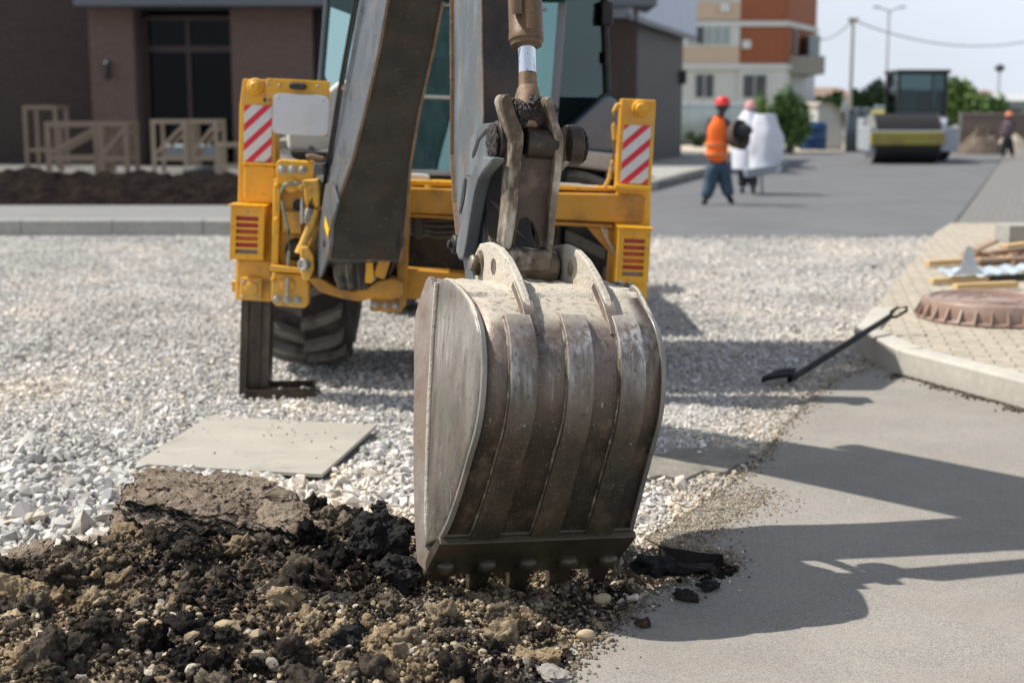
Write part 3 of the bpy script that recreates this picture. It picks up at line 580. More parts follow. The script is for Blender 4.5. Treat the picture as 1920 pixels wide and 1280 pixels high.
slab('cab_floor', [(600, 330), (1130, 345), (1130, 352), (600, 338)], ya + .2, 1.3, intm, bevel=.01)
rt = MB(); cz = TOP + .05
rc = (rearL1 + rearR1) / 2; rt.prism([rearL1 + Vector((-.1, -.15, 0)), rearR1 + Vector((.1, -.15, 0)), outR1 + Vector((.06, 0, 0)), fR1 + Vector((.05, .12, 0)), fL1 + Vector((-.05, .12, 0)), outL1 + Vector((-.06, 0, 0))], MU * .12)
rt.build('cab_roof', black, LD, .03)
# inside the cab
seat = MB().prism(poly([(778, 232), (830, 222), (915, 226), (925, 240), (930, 320), (782, 318)], Y, 8.45), (0, .12, 0)).build('seat', seatm, LD, .03)
MB().prism(poly([(800, 110), (835, 104), (895, 106), (905, 125), (905, 170), (800, 168)], Y, 8.75), (0, .1, 0)).build('seat_back', intm, LD, .04)
MB().turn(Y(1075, 168, 9.2), Vector((0, -1, .5)), [(-.012, .15), (0, .17), (.012, .15)], 28).build('steering_wheel', intm, LD, .004)
MB().bar(Y(1078, 175, 9.2), Y(1060, 300, 9.35), .08, .08).build('steering_column', intm, LD, .01)
for a, b, r_ in (((792, 330), (800, 282), .014), ((840, 330), (838, 286), .014)): MB().tube([Y(a[0], a[1], 8.15), Y(b[0], b[1], 8.15)], r_, 10).build('control_lever', black, LD)
MB().box(Y(855, 62, 8.9), .09, .06, .09).build('monitor', plate, LD, .01)
MB().prism(poly([(1128, 4), (1150, 4), (1150, 48), (1128, 48)], Y, YB + .36), (0, .08, 0)).build('cab_lamp', black, LD, .01)
MB().tube([Y(1046, 136, 9.1), Y(1090, 133, 8.9), Y(1125, 130, 8.6)], .008, 8).build('grab_rail', rustb, LD)
slab('cab_door_handle', [(1134, 98), (1140, 98), (1141, 120), (1135, 120)], YB + .38, .02, black)
# ------------------------------------------------------------------ boom, dipper, ram, linkage
def aw(P_):                                     # to arm coordinates
    q = P_ - A0; return (q.dot(AD), q.dot(AU) + 1)
secs = []  # (front a, front h, half width)  underside edge ; (rear a, h)
fronts = []
for xl2, xr2, yy in [(728, 831, 0), (713, 814, 88), (686, 787, 206), (660, 770, 307), (646, 767, 345), (634, 765, 377), (623, 761, 420), (621, 757, 457), (618, 750, 487)]:
    mp_ = W((xl2 + xr2) / 2, yy, 0); dd = (mp_ - CAM).dot(FW); fronts.append(aw(mp_) + ((xr2 - xl2) / FPX * dd / 2 / .985,))
backs = [aw(W(x, y, -w_)) for x, y, w_ in [(670, 0, .115), (657, 88, .118), (638, 206, .122), (614, 307, .14), (610, 345, .155), (605, 377, .165), (598, 425, .175), (590, 460, .175), (586, 505, .172)]]
KA, KH = -.40, 2.95
fronts = [(-.24, 2.92, .10), (-.56, 2.62, .108), (-.95, 2.28, .113)] + fronts
# crowd ram along the back of the boom
backs = [(-.50, 3.32), (-1.05, 3.06), (-1.55, 2.62)] + backs
mb = MB(); bm = mb.bm; R = []
for (fa, fh, w_), (ba, bh) in zip(fronts, backs): R.append([bm.verts.new(P(fa, -w_, fh)), bm.verts.new(P(fa, w_, fh)), bm.verts.new(P(ba, w_ * .96, bh)), bm.verts.new(P(ba, -w_ * .96, bh))])
matidx = []
for i in range(len(R) - 1):
    for k in range(4):
        f = bm.faces.new((R[i][k], R[i][(k + 1) % 4], R[i + 1][(k + 1) % 4], R[i + 1][k])); f.material_index = 1 if k == 0 else 0
f = bm.faces.new(R[0]); f = bm.faces.new(R[-1][::-1])
o = mb.build('boom', [greyp, darkp], LD, .006)
# raised edge flanges of the boom and its foot
fl = MB()
for s in (-1, 1):
    for i in range(3, len(fronts) - 1):
        a, b = fronts[i], fronts[i + 1]
        fl.bar(P(a[0] + .004, s * a[2], a[1]), P(b[0] + .004, s * b[2], b[1]), .012, .012)
fl.build('boom_flange', rustb, o)
lowpx = [(622, 340), (633, 378), (622, 420), (621, 457), (612, 488), (601, 518), (591, 527), (586, 512), (590, 480), (598, 430), (604, 385), (610, 345)]
MB().prism([W(x, y, -.182) for x, y in lowpx], AR * .012).build('boom_foot', greyp, LD, .003)
MB().prism([W(x, y, -.182) + AR * .335 for x, y in lowpx[2:]], AR * .02).build('boom_foot', darkp, LD, .003)
mkc = W(612, 435, -.186)
MB().prism([W(x, y, -.186) for x, y in [(610, 406), (617, 430), (615, 446), (609, 424)]], -AR * .002).build('yellow_mark', nmat('bright_yellow_sticker', (.85, .5, .01), .4), o)
MB().turn(W(607, 456, -.186), -AR, [(-.01, .02), (.002, .02)], 16).build('pin_hole', black, o)
sp_m = nmat('speckled_dirty_steel', (.04, .033, .026), .85, 0, [((.2, .17, .13), 60, .6, .72, .7)])
MB().bar(P(fronts[-1][0] - .05, .13, .86), P(fronts[-1][0] - .12, .10, .70), .06, .03).build('boom_lug', yellowo, LD, .01)
# hoses running up the left side of the boom
for k, (dx, r_) in enumerate(((-2, .009), (3, .007))):
    MB().tube([W(x + dx, y, -.14) for x, y in [(668, -60), (668, 0), (659, 50), (648, 110), (636, 180), (622, 270), (612, 330), (606, 372), (603, 392)]], r_, 10).build('hydraulic_hose', black, LD)
MB().bar(W(646, 163, -.15), W(644, 168, -.15), .02, .012).build('hose_clip', steel, LD)
MB().cyl(P(KA, -.17, KH), P(KA, .17, KH), .055).build('knuckle_pin', steel, LD, .003)
MB().cyl(P(-1.75, 0, 2.75), P(-.95, 0, 3.42), .065).build('crowd_ram', greyp, LD, .003); MB().cyl(P(-.97, 0, 3.40), P(-.62, 0, 3.55), .03).build('crowd_rod', chrome, LD)  # out of view, added to thicken the shadow beside the boom's
MB().tube([P(-.9, -.06, 3.2), P(-.5, -.1, 3.45), P(-.1, -.12, 3.25), P(.02, -.12, 2.9), P(-.05, -.1, 2.6)], .02, 10).build('hydraulic_hose', hose, LD)  # two unseen hose loops, added for the streaks they cast on the asphalt
MB().tube([P(-.9, .06, 3.2), P(-.45, .1, 3.5), P(.0, .12, 3.3), P(.15, .1, 2.9), P(.08, .06, 2.6)], .02, 10).build('hydraulic_hose', hose, LD)
# dipper
DL = [(850, 0), (851, 150), (850, 290), (855, 380), (862, 450), (872, 520), (880, 545)]
back = [aw(W(x, y, -.08)) for x, y in DL]
front = [(aw(W(905, 0, -.08))), aw(W(906, 110, -.08)), aw(W(908, 220, -.08)), (.12, 1.32), (.16, 1.18), (.22, .98), (.26, .93)]
back = [(-.72, 3.60), (-.66, 2.95), (-.48, 2.4)] + back; front = [(-.50, 3.66), (-.20, 2.98), (-.09, 2.4)] + front
mb = MB(); bm = mb.bm; R = []
for i, ((ba, bh), (fa, fh)) in enumerate(zip(back, front)):
    w_ = .08; R.append([bm.verts.new(P(fa, -w_, fh)), bm.verts.new(P(fa, w_, fh)), bm.verts.new(P(ba, w_, bh)), bm.verts.new(P(ba, -w_, bh))])
for i in range(len(R) - 1):
    for k in range(4):
        f = bm.faces.new((R[i][k], R[i][(k + 1) % 4], R[i + 1][(k + 1) % 4], R[i + 1][k])); f.material_index = 1 if k == 0 else (2 if k == 2 else 0)
bm.faces.new(R[0]); bm.faces.new(R[-1][::-1])
dp = mb.build('dipper_arm', [dipm, dipf, rustb], LD, .006)
fl = MB()
for i in range(2, 7):
    fl.bar(P(back[i][0], -.084, back[i][1]), P(back[i + 1][0], -.084, back[i + 1][1]), .018, .014); fl.bar(P(front[i][0], -.082, front[i][1]), P(front[i + 1][0], -.082, front[i + 1][1]), .008, .01)
fl.build('weld_bead', rustb, dp, .003, rough=(.006, .02))
# curved cast eye plate of the dipper with its grooves
ep = [(893, 238), (912, 231), (938, 230), (945, 260), (925, 300), (906, 300), (885, 250), (876, 262), (872, 285), (882, 300)]
MB().prism([W(x, y, -.096) for x, y in [(928, 229), (905, 232), (890, 243), (880, 262), (876, 300), (872, 330), (900, 335), (932, 300)]], AR * .015).build('dipper_plate', dipm, dp, .006)
MB().prism([W(x, y, -.099) for x, y in [(911, 241), (914, 245), (898, 262), (889, 290), (885, 296), (885, 288), (893, 262)]], AR * .004).build('slot', black, dp)
MB().prism([W(x, y, -.0835) for x, y in [(870, 334), (873, 336), (870, 370), (863, 400), (860, 400), (865, 365)]], AR * .004).build('slot', black, dp)
MB().cyl(P(.30, -.085, .985), P(.30, .085, .985), .07).build('dipper_nose', linkm, LD, .006)
MB().prism([P(a, -.078, h) for a, h in [(.12, 1.30), (.20, 1.12), (.30, 1.04), (.34, .99), (.30, .93), (.10, .90), (-.02, .93)]], AR * .156).build('dipper_nose_plate', dipf, LD, .006)
# bucket ram
rc0 = A(978, 90, .27); rc0 = P(aw(rc0)[0], (rc0 - A0).dot(AR), aw(rc0)[1])
wr = (rc0 - A0).dot(AR)
rod_e = P(.33, wr + .016, 1.50); top_e = P(-.10, wr + .024, 3.0); dv = (top_e - rod_e).normalized()
def onaxis(h): t = (h - 1.50) / (3.0 - 1.50); return rod_e.lerp(top_e, t)
def axis_h(px, py):      # height along the ram seen at this pixel row
    best = min((abs(projy(onaxis(1.5 + i * .002)) - py), 1.5 + i * .002) for i in range(600)); return best[1]
def projy(p): q = p - CAM; return 640 - FPX * q.dot(UP) / q.dot(FW)
h1 = axis_h(0, 89); h2 = axis_h(0, 138); h3 = axis_h(0, 165)
cyl = MB().turn(onaxis(h1), dv, [(0, .040), (.004, .050), (.018, .052), (.020, .0565), (.04, .0575), (.044, .0555), (1.25, .0555), (1.26, .05)], 40).build('ram_cylinder', ramm, LD, .001)
MB().prism([P(-.20, -.06, 2.45), P(-.02, -.06, 2.62), P(-.04, -.06, 2.96), P(-.24, -.06, 3.05)], AR * .12).build('ram_shadow_bracket', greyp, LD, .005)  # out of view, added to close a gap in the arm's shadow
hp = [onaxis(h1 + .10) + AD * .05 - AR * .045, onaxis(h1 + .14) + AD * .062 - AR * .05, onaxis(h1 + .3) + AD * .064 - AR * .05, onaxis(h1 + .6) + AD * .06 - AR * .045]
MB().tube(hp, [.017, .019, .017, .017], 14).build('ram_pipe', ramm, LD)
for k in range(4):
    p = onaxis(h1 + .15 + k * .03) + AD * .064 - AR * .05; MB().turn(p - dv * .003, dv, [(0, .0185), (.002, .021), (.008, .021), (.010, .0185)], 16).build('pipe_ring', ramm, LD)
MB().cyl(onaxis(h2), onaxis(h1 + .02), .0285, seg=40).build('ram_rod', chrome, LD)
MB().turn(onaxis(h2), -dv, [(0, .0287), (.045, .030), (.05, .034), (.075, .040), (.10, .048), (.13, .050), (.16, .045), (.185, .03)], 32).build('rod_end', rustb, LD, .002, rough=(.012, .02))
MB().cyl(P(.33, -.04, 1.50), P(.33, .085, 1.50), .05).build('rod_eye', grease, LD, .004)  # black grease, its colour doubling as the deep shadow here
MB().cyl(P(.33, -.05, 1.515), P(.33, .085, 1.515), .03).build('ram_pin', linkd, LD, .002)
# H-shaped bucket link
aL = .41; bt = .05
def fr_(pts, a=aL, th=bt): return MB().prism([A(x, y, a) for x, y in pts], -AD * th)
lk = fr_([(940, 192), (942, 182), (949, 176), (957, 178), (963, 192), (968, 211), (977, 232), (983, 250), (983, 268), (979, 300), (976, 340), (973, 380), (967, 425), (959, 466), (950, 470), (944, 455), (948, 420), (952, 380), (955, 330), (958, 290), (958, 262), (953, 238), (946, 215)], aL, .085).build('link_cheek', linkm, LD, .008)
rk = fr_([(1023, 190), (1026, 183), (1032, 181), (1038, 190), (1041, 205), (1047, 228), (1056, 252), (1058, 268), (1054, 320), (1046, 380), (1041, 430), (1037, 480), (1033, 505), (1028, 500), (1027, 460), (1030, 395), (1036, 350), (1040, 310), (1042, 275), (1038, 250), (1031, 225), (1025, 205)], aL, .085).build('link_cheek', linkm, LD, .008)
fr_([(976, 288), (1041, 288), (1038, 340), (1032, 395), (1028, 465), (1013, 465), (1009, 442), (1000, 420), (988, 408), (975, 412), (969, 430), (966, 462), (958, 462), (966, 420), (973, 350)], aL - .03, .02).build('link_web', nmat('brown_link_steel', (.065, .042, .028), .5, .2, [((.16, .12, .08), 12, .5, .7, .8), ((.025, .02, .016), 5, .5, .7, .7)], [(50, .6, .005)], .15), LD, .004)
MB().cyl(A(983, 268, aL - .05), A(1040, 272, aL - .05), .052).build('link_tube', linkd, LD, .004)
bs = MB().cyl(A(958, 495, aL - .06), A(1040, 503, aL - .06), .058).build('link_boss', linkm, LD, .008, rough=(.008, .03))
fr_([(955, 466), (1035, 470), (1038, 500), (1030, 512), (960, 512), (952, 490)], aL - .0, .06).build('link_foot', linkm, LD, .015, rough=(.006, .03))
# pin heads caked in grease
for c0, c1, r_ in ((A(926, 266, .30), A(950, 266, .30), .068), (A(1088, 274, .30), A(1056, 273, .30), .068)):
    ax = (c1 - c0).normalized(); o_ = MB().turn(c0, ax, [(0, .048), (.008, r_), (.05, r_), (.055, r_ * .9)], 32).build('pin_head', linkd, LD, .003)
    bm = bmesh.new(); bmesh.ops.create_icosphere(bm, subdivisions=4, radius=.057, matrix=Matrix.Translation(c0) @ ax.to_track_quat('Z', 'Y').to_matrix().to_4x4() @ Matrix.Diagonal((1, 1, .22, 1)))
    for v in bm.verts: v.co += ax * -.004 + Vector(noise.noise_vector(v.co * 70)) * .006 + Vector(noise.noise_vector(v.co * 160)) * .0035
    m_ = MB(); m_.bm.free(); m_.bm = bm; m_.build('grease_cake', grease, o_)
for px, py, a_, r_ in ((1015, 195, .33, .02), (957, 195, .33, .016), (1033, 262, .36, .014), (1040, 205, .34, .014), (1003, 190, .38, .016), (940, 196, .30, .016), (1028, 275, .36, .014)):
    c0 = A(px, py, a_); bm = bmesh.new(); bmesh.ops.create_icosphere(bm, subdivisions=4, radius=r_, matrix=Matrix.Translation(c0))
    for v in bm.verts: v.co += Vector(noise.noise_vector(v.co * 60)) * .01 + Vector(noise.noise_vector(v.co * 150)) * .006
    m_ = MB(); m_.bm.free(); m_.bm = bm; m_.build('grease_lump', grease, LD)
# idler lever from the dipper pin to the upper link pin (left one in sight, right one behind)
lev = [(904, 293), (924, 296), (919, 306), (906, 320), (896, 336), (889, 360), (884, 388), (878, 425), (873, 458), (868, 484), (860, 488), (854, 472), (856, 446), (863, 420), (868, 392), (872, 362), (880, 334), (890, 310)]
MB().prism([W(x, y, -.135) for x, y in lev], AR * .045).build('idler_lever', dipm, LD, .008)
MB().prism([W(x, y, -.125) + AR * .235 for x, y in lev], AR * .028).build('idler_lever', linkm, LD, .008)
MB().turn(A(858, 458, -.06), -AR, [(-.02, .034), (.014, .034), (.02, .028), (.021, .016), (.034, .015), (.036, .010)], 28).build('idler_pin', linkd, LD, .002)
# ------------------------------------------------------------------ the bucket
prof = [(.36, .968, .292), (.50, .975, .290), (.63, .968, .284), (.735, .940, .270), (.83, .893, .268), (.885, .83, .270), (.908, .745, .272), (.905, .66, .274), (.880, .585, .276), (.835, .505, .280), (.775, .395, .286), (.705, .278, .296), (.648, .200, .308)]
# refine the profile
def cr(p0, p1, p2, p3, t): return tuple(.5 * (2 * b + (c - a) * t + (2 * a - 5 * b + 4 * c - d) * t * t + (3 * b - a - 3 * c + d) * t ** 3) for a, b, c, d in zip(p0, p1, p2, p3))
PF = []
for i in range(len(prof) - 1):
    p0, p1, p2, p3 = prof[max(i - 1, 0)], prof[i], prof[i + 1], prof[min(i + 2, len(prof) - 1)]
    for t in (0, .25, .5, .75): PF.append(cr(p0, p1, p2, p3, t))
PF.append(prof[-1])
NP = len(PF)
def pnorm(i):
    a, b = PF[max(i - 1, 0)], PF[min(i + 1, NP - 1)]; t = Vector((b[0] - a[0], b[1] - a[1])).normalized(); return Vector((t.y * -1, t.x))  # outward
def shell_pt(i, w, off=0.):
    n = pnorm(i); s_ = 1 if n.dot(Vector((1, .2))) > 0 else 1
    return P(PF[i][0] - n.x * -off if False else PF[i][0] + n.x * off, w, PF[i][1] + n.y * off)
sgn = 1 if pnorm(NP // 2).x > 0 else -1
def SP(i, w, off): n = pnorm(i) * sgn; return P(PF[i][0] + n.x * off, w, PF[i][1] + n.y * off)
bmat = bpy.data.materials.new('worn_bucket_steel'); bmat.use_nodes = True
def strapm_ok(): return True
def bucket_mat(m, top=(.19, .14, .115), low=(.052, .040, .027), bri=.45):
    m.use_nodes = True; nt = m.node_tree; N = nt.nodes; L = nt.links; b = N['Principled BSDF']; tc = N.new('ShaderNodeTexCoord')
    def nz(s, st=(1, 1, 1), det=8, loc=(0, 0, 0), rot=(0, 0, 0)):
        mp = N.new('ShaderNodeMapping'); mp.inputs['Scale'].default_value = st; mp.inputs['Location'].default_value = loc; mp.inputs['Rotation'].default_value = rot
        n = N.new('ShaderNodeTexNoise'); n.inputs['Scale'].default_value = s; n.inputs['Detail'].default_value = det; n.inputs['Roughness'].default_value = .65
        L.new(tc.outputs['Object'], mp.inputs[0]); L.new(mp.outputs[0], n.inputs['Vector']); return n.outputs[0]
    def rmp(x, lo, hi, a=0., b_=1.):
        r = N.new('ShaderNodeMapRange'); r.inputs[1].default_value = lo; r.inputs[2].default_value = hi; r.inputs[3].default_value = a; r.inputs[4].default_value = b_; L.new(x, r.inputs[0]); return r.outputs[0]
    def mix(f, a, c):
        x = N.new('ShaderNodeMixRGB'); L.new(f, x.inputs[0])
        if isinstance(a, tuple): x.inputs[1].default_value = C4(a)
        else: L.new(a, x.inputs[1])
        x.inputs[2].default_value = C4(c); return x.outputs[0]
    def mul(a, b_):
        x = N.new('ShaderNodeMath'); x.operation = 'MULTIPLY'; L.new(a, x.inputs[0])
        if isinstance(b_, float): x.inputs[1].default_value = b_
        else: L.new(b_, x.inputs[1])
        return x.outputs[0]
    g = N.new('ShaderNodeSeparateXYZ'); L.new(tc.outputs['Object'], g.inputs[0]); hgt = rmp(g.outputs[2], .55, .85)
    c = mix(hgt, low, top)  # darker towards the bottom, painting in the shade of the downturned back
    c = mix(rmp(nz(5, (1, 1, .4)), .42, .66), c, (.045, .036, .028))
    c = mix(mul(rmp(nz(14, (1, 1, .5), 9, (3, 1, 2)), .5, .68), .8), c, (.17, .125, .085))
    band = mul(rmp(nz(3, (1, 1, .6), 5, (7, 0, 0)), .38, .58), mul(rmp(g.outputs[2], .66, .78), rmp(g.outputs[2], .93, .84)))  # pale scuffs and the upper curve's highlights, painted by height
    if bri == 1.0: bri = .55
    else: bri = 1.6
    bright = mul(rmp(band, 0, bri), rmp(nz(60, (1, 1, .08), 6, (1, 4, 0)), .42, .62)); c = mix(bright, c, (.50, .49, .48))
    # scratches: thin slanting streaks
    s1 = rmp(nz(90, (1, 1, .045), 4, (0, 5, 0), (.25, .3, 0)), .66, .72); s2 = rmp(nz(75, (1, 1, .05), 4, (2, 5, 0), (-.3, -.15, 0)), .67, .73)
    mk = rmp(nz(7, (1, 1, 1), 4, (9, 0, 3)), .45, .6); c = mix(mul(mul(s1, mk), .8), c, (.55, .53, .50)); c = mix(mul(s2, .6), c, (.42, .39, .35))
    c = mix(mul(rmp(nz(170, (1, 1, 1), 4), .60, .68), .6), c, (.36, .32, .26)); c = mix(mul(rmp(nz(60, (1, 1, .7), 5, (8, 2, 1)), .60, .68), .7), c, (.035, .028, .02))
    up = N.new('ShaderNodeNewGeometry'); sn = N.new('ShaderNodeSeparateXYZ'); L.new(up.outputs['Normal'], sn.inputs[0])
    du = mul(rmp(sn.outputs[2], .74, .9), rmp(nz(45, (1, 1, 1), 8, (5, 5, 5)), .25, .5)); c = mix(du, c, (.50, .45, .37))
    L.new(c, b.inputs['Base Color']); b.inputs['Metallic'].default_value = .25
    ro = rmp(nz(12), .35, .65, .32, .62); mxr = N.new('ShaderNodeMath'); mxr.operation = 'MAXIMUM'; L.new(ro, mxr.inputs[0]); L.new(mul(du, .9), mxr.inputs[1]); L.new(mxr.outputs[0], b.inputs['Roughness'])
    bp = N.new('ShaderNodeBump'); bp.inputs['Strength'].default_value = .35; bp.inputs['Distance'].default_value = .004; L.new(nz(80), bp.inputs['Height'])
    bp2 = N.new('ShaderNodeBump'); bp2.inputs['Strength'].default_value = .25; bp2.inputs['Distance'].default_value = .012; L.new(nz(9), bp2.inputs['Height']); L.new(bp.outputs[0], bp2.inputs['Normal']); L.new(bp2.outputs[0], b.inputs['Normal'])
bucket_mat(bmat)
bucket_mat(strapm := bpy.data.materials.new('scuffed_highlit_strap_steel'), (.27, .225, .20), (.085, .068, .046), 1.0) if strapm_ok() else None
bucket_mat(sidep := bpy.data.materials.new('scratched_side_steel'), (.25, .23, .20), (.20, .185, .155), .45)
sidem = nmat('worn_side_steel', (.21, .195, .17), .34, .35, [((.30, .30, .29), 5, .4, .65, .8, (1, 1, .5)), ((.13, .105, .08), 8, .52, .72, .7, (1, 1, .5)), ((.42, .41, .39), 70, .6, .7, .7, (1, 1, .06)), ((.34, .27, .2), 3, .55, .7, .5)], [(60, .25, .003), (8, .2, .01)], .12)
dustm = nmat('caked_concrete_dust', (.52, .47, .39), .95, 0, [((.38, .34, .28), 6, .45, .7, .6), ((.14, .11, .08), 70, .6, .66, .85), ((.22, .18, .14), 200, .58, .64, .8)], [(60, .9, .006), (220, .8, .003)], 0)
bladem = nmat('cutting_edge_steel', (.105, .085, .055), .42, .35, [((.05, .04, .03), 5, .45, .65, .8), ((.2, .18, .14), 50, .6, .7, .6, (1, 1, .3))], [(90, .3, .003)], .12)
crustm = nmat('dusty_weld', (.17, .135, .10), .85, 0, [((.40, .35, .28), 25, .5, .62, .85), ((.03, .024, .018), 12, .5, .62, .9)], [(150, .8, .003)], 0)
# bucket shell
mb = MB(); bm = mb.bm; TH = .012; M_ = 8
rows = [[SP(i, -PF[i][2] + 2 * PF[i][2] * k / M_, 0) for k in range(M_ + 1)] for i in range(NP)]
mb.sheet(rows); rows2 = [[SP(i, -PF[i][2] + 2 * PF[i][2] * k / M_, -TH) for k in range(M_ + 1)] for i in range(NP)]
BK = mb.build('bucket', bmat, LD, .0, solid=0)
m = BK.modifiers.new('thickness', 'SOLIDIFY'); m.thickness = .014; m.offset = -1
# straps
for (f0, f1) in ((-.74, -.44), (-.10, .195), (.50, .79)):
    st = MB(); i0 = 15; bm = st.bm
    idx = list(range(i0, NP)); ring = []
    for i in idx:
        w0 = PF[i][2] * f0; w1 = PF[i][2] * f1
        ring.append([bm.verts.new(SP(i, w0, .001)), bm.verts.new(SP(i, w0, .019)), bm.verts.new(SP(i, w1, .019)), bm.verts.new(SP(i, w1, .001))])
    for a, b in zip(ring[:-1], ring[1:]):
        for k in range(4): bm.faces.new((a[k], a[(k + 1) % 4], b[(k + 1) % 4], b[k]))
    bm.faces.new(ring[0][::-1]); bm.faces.new(ring[-1])
    so_ = st.build('wear_strap', strapm, BK, .003)
    for f_, r_w in ((f0, .0045), (f1, .003)):
        MB().tube([SP(i, PF[i][2] * f_, .004) for i in idx], r_w, 8).build('weld_seam', crustm, so_, rough=(.009, .012))
    MB().tube([SP(i0, PF[i0][2] * (f0 + (f1 - f0) * t / 6), .006) for t in range(7)], .005, 8).build('weld_seam', crustm, so_, rough=(.009, .012))
# corner strips along both sides of the back
for s in (-1, 1):
    st = MB(); bm = st.bm; ring = []
    for i in range(2, NP):
        h_ = PF[i][2]; ring.append([bm.verts.new(SP(i, s * (h_ - .004), .001)), bm.verts.new(SP(i, s * (h_ - .004), .008)), bm.verts.new(SP(i, s * (h_ + .012), .006)), bm.verts.new(SP(i, s * (h_ + .012), -.02)), bm.verts.new(SP(i, s * (h_ - .004), -.02))])
    for a, b in zip(ring[:-1], ring[1:]):
        for k in range(5): bm.faces.new((a[k], a[(k + 1) % 5], b[(k + 1) % 5], b[k]))
    bm.faces.new(ring[0][::-1]); bm.faces.new(ring[-1]); st.build('side_rim', sidem, BK, .003)
# side plates: fan between the opening edge and the back, following the taper
seam = [(.470, .965), (.455, .92), (.452, .80), (.456, .60), (.468, .40), (.490, .24), (.52, .14)]
for s in (-1, 1):
    mb = MB(); bm = mb.bm; rows = []
    ii = [int(round(v)) for v in np.linspace(5, NP - 1, 34)]
    for j, i in enumerate(ii):
        t = j / (len(ii) - 1); k = t * (len(seam) - 1); k0 = min(int(k), len(seam) - 2); fr = k - k0
        sa = seam[k0][0] * (1 - fr) + seam[k0 + 1][0] * fr; sh_ = seam[k0][1] * (1 - fr) + seam[k0 + 1][1] * fr
        ws = .292 + .022 * t
        row = []
        for q in range(9):
            u = q / 8; a = PF[i][0] * (1 - u) + sa * u; h_ = PF[i][1] * (1 - u) + sh_ * u; w_ = PF[i][2] * (1 - u) + ws * u + .004 + .006 * math.sin(u * math.pi)
            ex = .016 * (1 - u) * max(0, 1 - j / 12); row.append(P(a + ex * .5, s * w_, h_ + ex))
        rows.append(row)
    mb.sheet(rows); o_ = mb.build('side_plate', sidep, BK); m = o_.modifiers.new('thickness', 'SOLIDIFY'); m.thickness = .014; m.offset = 0
    # side cutter in front of the seam
    cut = [(.470, .93), (.445, .965), (.425, .985), (.405, .975), (.375, .925), (.345, .86), (.342, .78), (.36, .66), (.375, .52), (.395, .36), (.425, .20), (.46, .075), (.53, .06), (.56, .13), (.50, .22), (.482, .38), (.468, .60), (.463, .80), (.466, .93)]
    def wc(a, h_): return .298 + .03 * max(0, (1 - h_)) * .7 + (.468 - a) * .22
    mb = MB(); mb.prism([P(a, s * wc(a, h_), h_) for a, h_ in cut], AR * s * .016); mb.build('side_cutter', nmat('brown_side_steel%d' % (s + 1), (.25, .19, .15), .45, .2, [((.36, .33, .3), 6, .45, .65, .8, (1, 1, .4)), ((.16, .11, .08), 10, .5, .7, .7)], [(70, .4, .004)], .1), BK, .004)
    MB().tube([P(a - .002, s * (wc(a, h_) + .010), h_) for a, h_ in [(.466, .97), (.463, .80), (.468, .60), (.482, .38), (.50, .22), (.53, .14)]], .009, 10).build('weld_seam', dustm, BK, rough=(.010, .015))
# cutting edge plate
eb = MB(); wl = .322
def E_(a, w, h_): return P(a, w, h_)
eb.prism([P(.668, -wl, .213), P(.684, -wl, .196), P(.505, -wl, .040), P(.475, -wl, .050), P(.61, -wl, .205)], AR * (2 * wl)); ce = eb.build('cutting_edge', bladem, BK, .005)
MB().tube([P(.664, -.30, .218), P(.664, 0, .218), P(.664, .30, .218)], .008, 10).build('weld_seam', bladem, BK, rough=(.008, .02))
ddir = Vector((-.105, 0, -.105)); 
for k in range(5):
    w = -.272 + k * .136
    th_ = MB(); top = [(.565, .110), (.545, .118), (.455, .012), (.44, -.035), (.475, -.040), (.52, .022)]
    # socket and tapering tooth
    ringA = [(.548, .098, .030), (.520, .062, .032), (.480, .006, .031), (.448, -.050, .026)]
    bm = th_.bm; rg = []
    for (a, h_, hw) in ringA:
        n_ = Vector((.62, -.78)); tk = .020 if a > .47 else .007
        rg.append([bm.verts.new(P(a + n_.x * tk, w - hw, h_ + n_.y * tk * -0 + .0)), bm.verts.new(P(a + n_.x * tk, w + hw, h_)), bm.verts.new(P(a - tk * 1.6, w + hw, h_ + tk * .6)), bm.verts.new(P(a - tk * 1.6, w - hw, h_ + tk * .6))])
    for a, b in zip(rg[:-1], rg[1:]):
        for q in range(4): bm.faces.new((a[q], a[(q + 1) % 4], b[(q + 1) % 4], b[q]))
    bm.faces.new(rg[0][::-1]); bm.faces.new(rg[-1]); th_.build('tooth', bladem, BK, .003)
    c0 = P(.572, w, .092); sh = MB(); sh.ball(c0, .034, 1.0, 1.0, .85, 20); sh.build('tooth_shank', bladem, BK)
# ears
for s, w in ((-1, -.118), (1, .138)):
    pr = [(.27, .955), (.25, 1.0), (.255, 1.05), (.30, 1.082), (.40, 1.095), (.50, 1.088), (.60, 1.062), (.69, 1.02), (.77, .972), (.80, .94), (.70, .93)]
    th = .024; mb = MB(); mb.prism([P(a, w - th / 2, h_) for a, h_ in pr], AR * th); er = mb.build('bucket_ear', dustm, BK, .006, rough=(.004, .02))
    MB().prism([P(a, w - .020, h_) for a, h_ in [(.70, 1.005), (.79, .95), (.845, .90), (.865, .87), (.85, .86), (.77, .93), (.68, .985)]], AR * .040).build('ear_rib', bmat, BK, .004)
    hc = P(.47, w - th / 2 - .002, 1.025); MB().turn(hc, AR, [(0, .027), (.002, .027)], 7).build('ear_hole', linkm, er)
MB().cyl(P(.32, -.15, 1.01), P(.32, .17, 1.01), .03).build('bucket_pin', linkd, LD, .002)
MB().turn(P(.32, -.165, 1.02), AR, [(0, .022), (.006, .027), (.028, .027), (.029, .043), (.04, .043), (.041, .03), (.05, .03)], 24).build('pin_boss', linkm, LD, .003)
MB().turn(P(.32, .115, 1.01), AR, [(0, .062), (.012, .062)], 28).build('seal_ring', linkd, LD, .002)
MB().turn(P(.32, -.105, 1.01), AR, [(0, .058), (.012, .058)], 28).build('seal_ring', linkd, LD, .002)
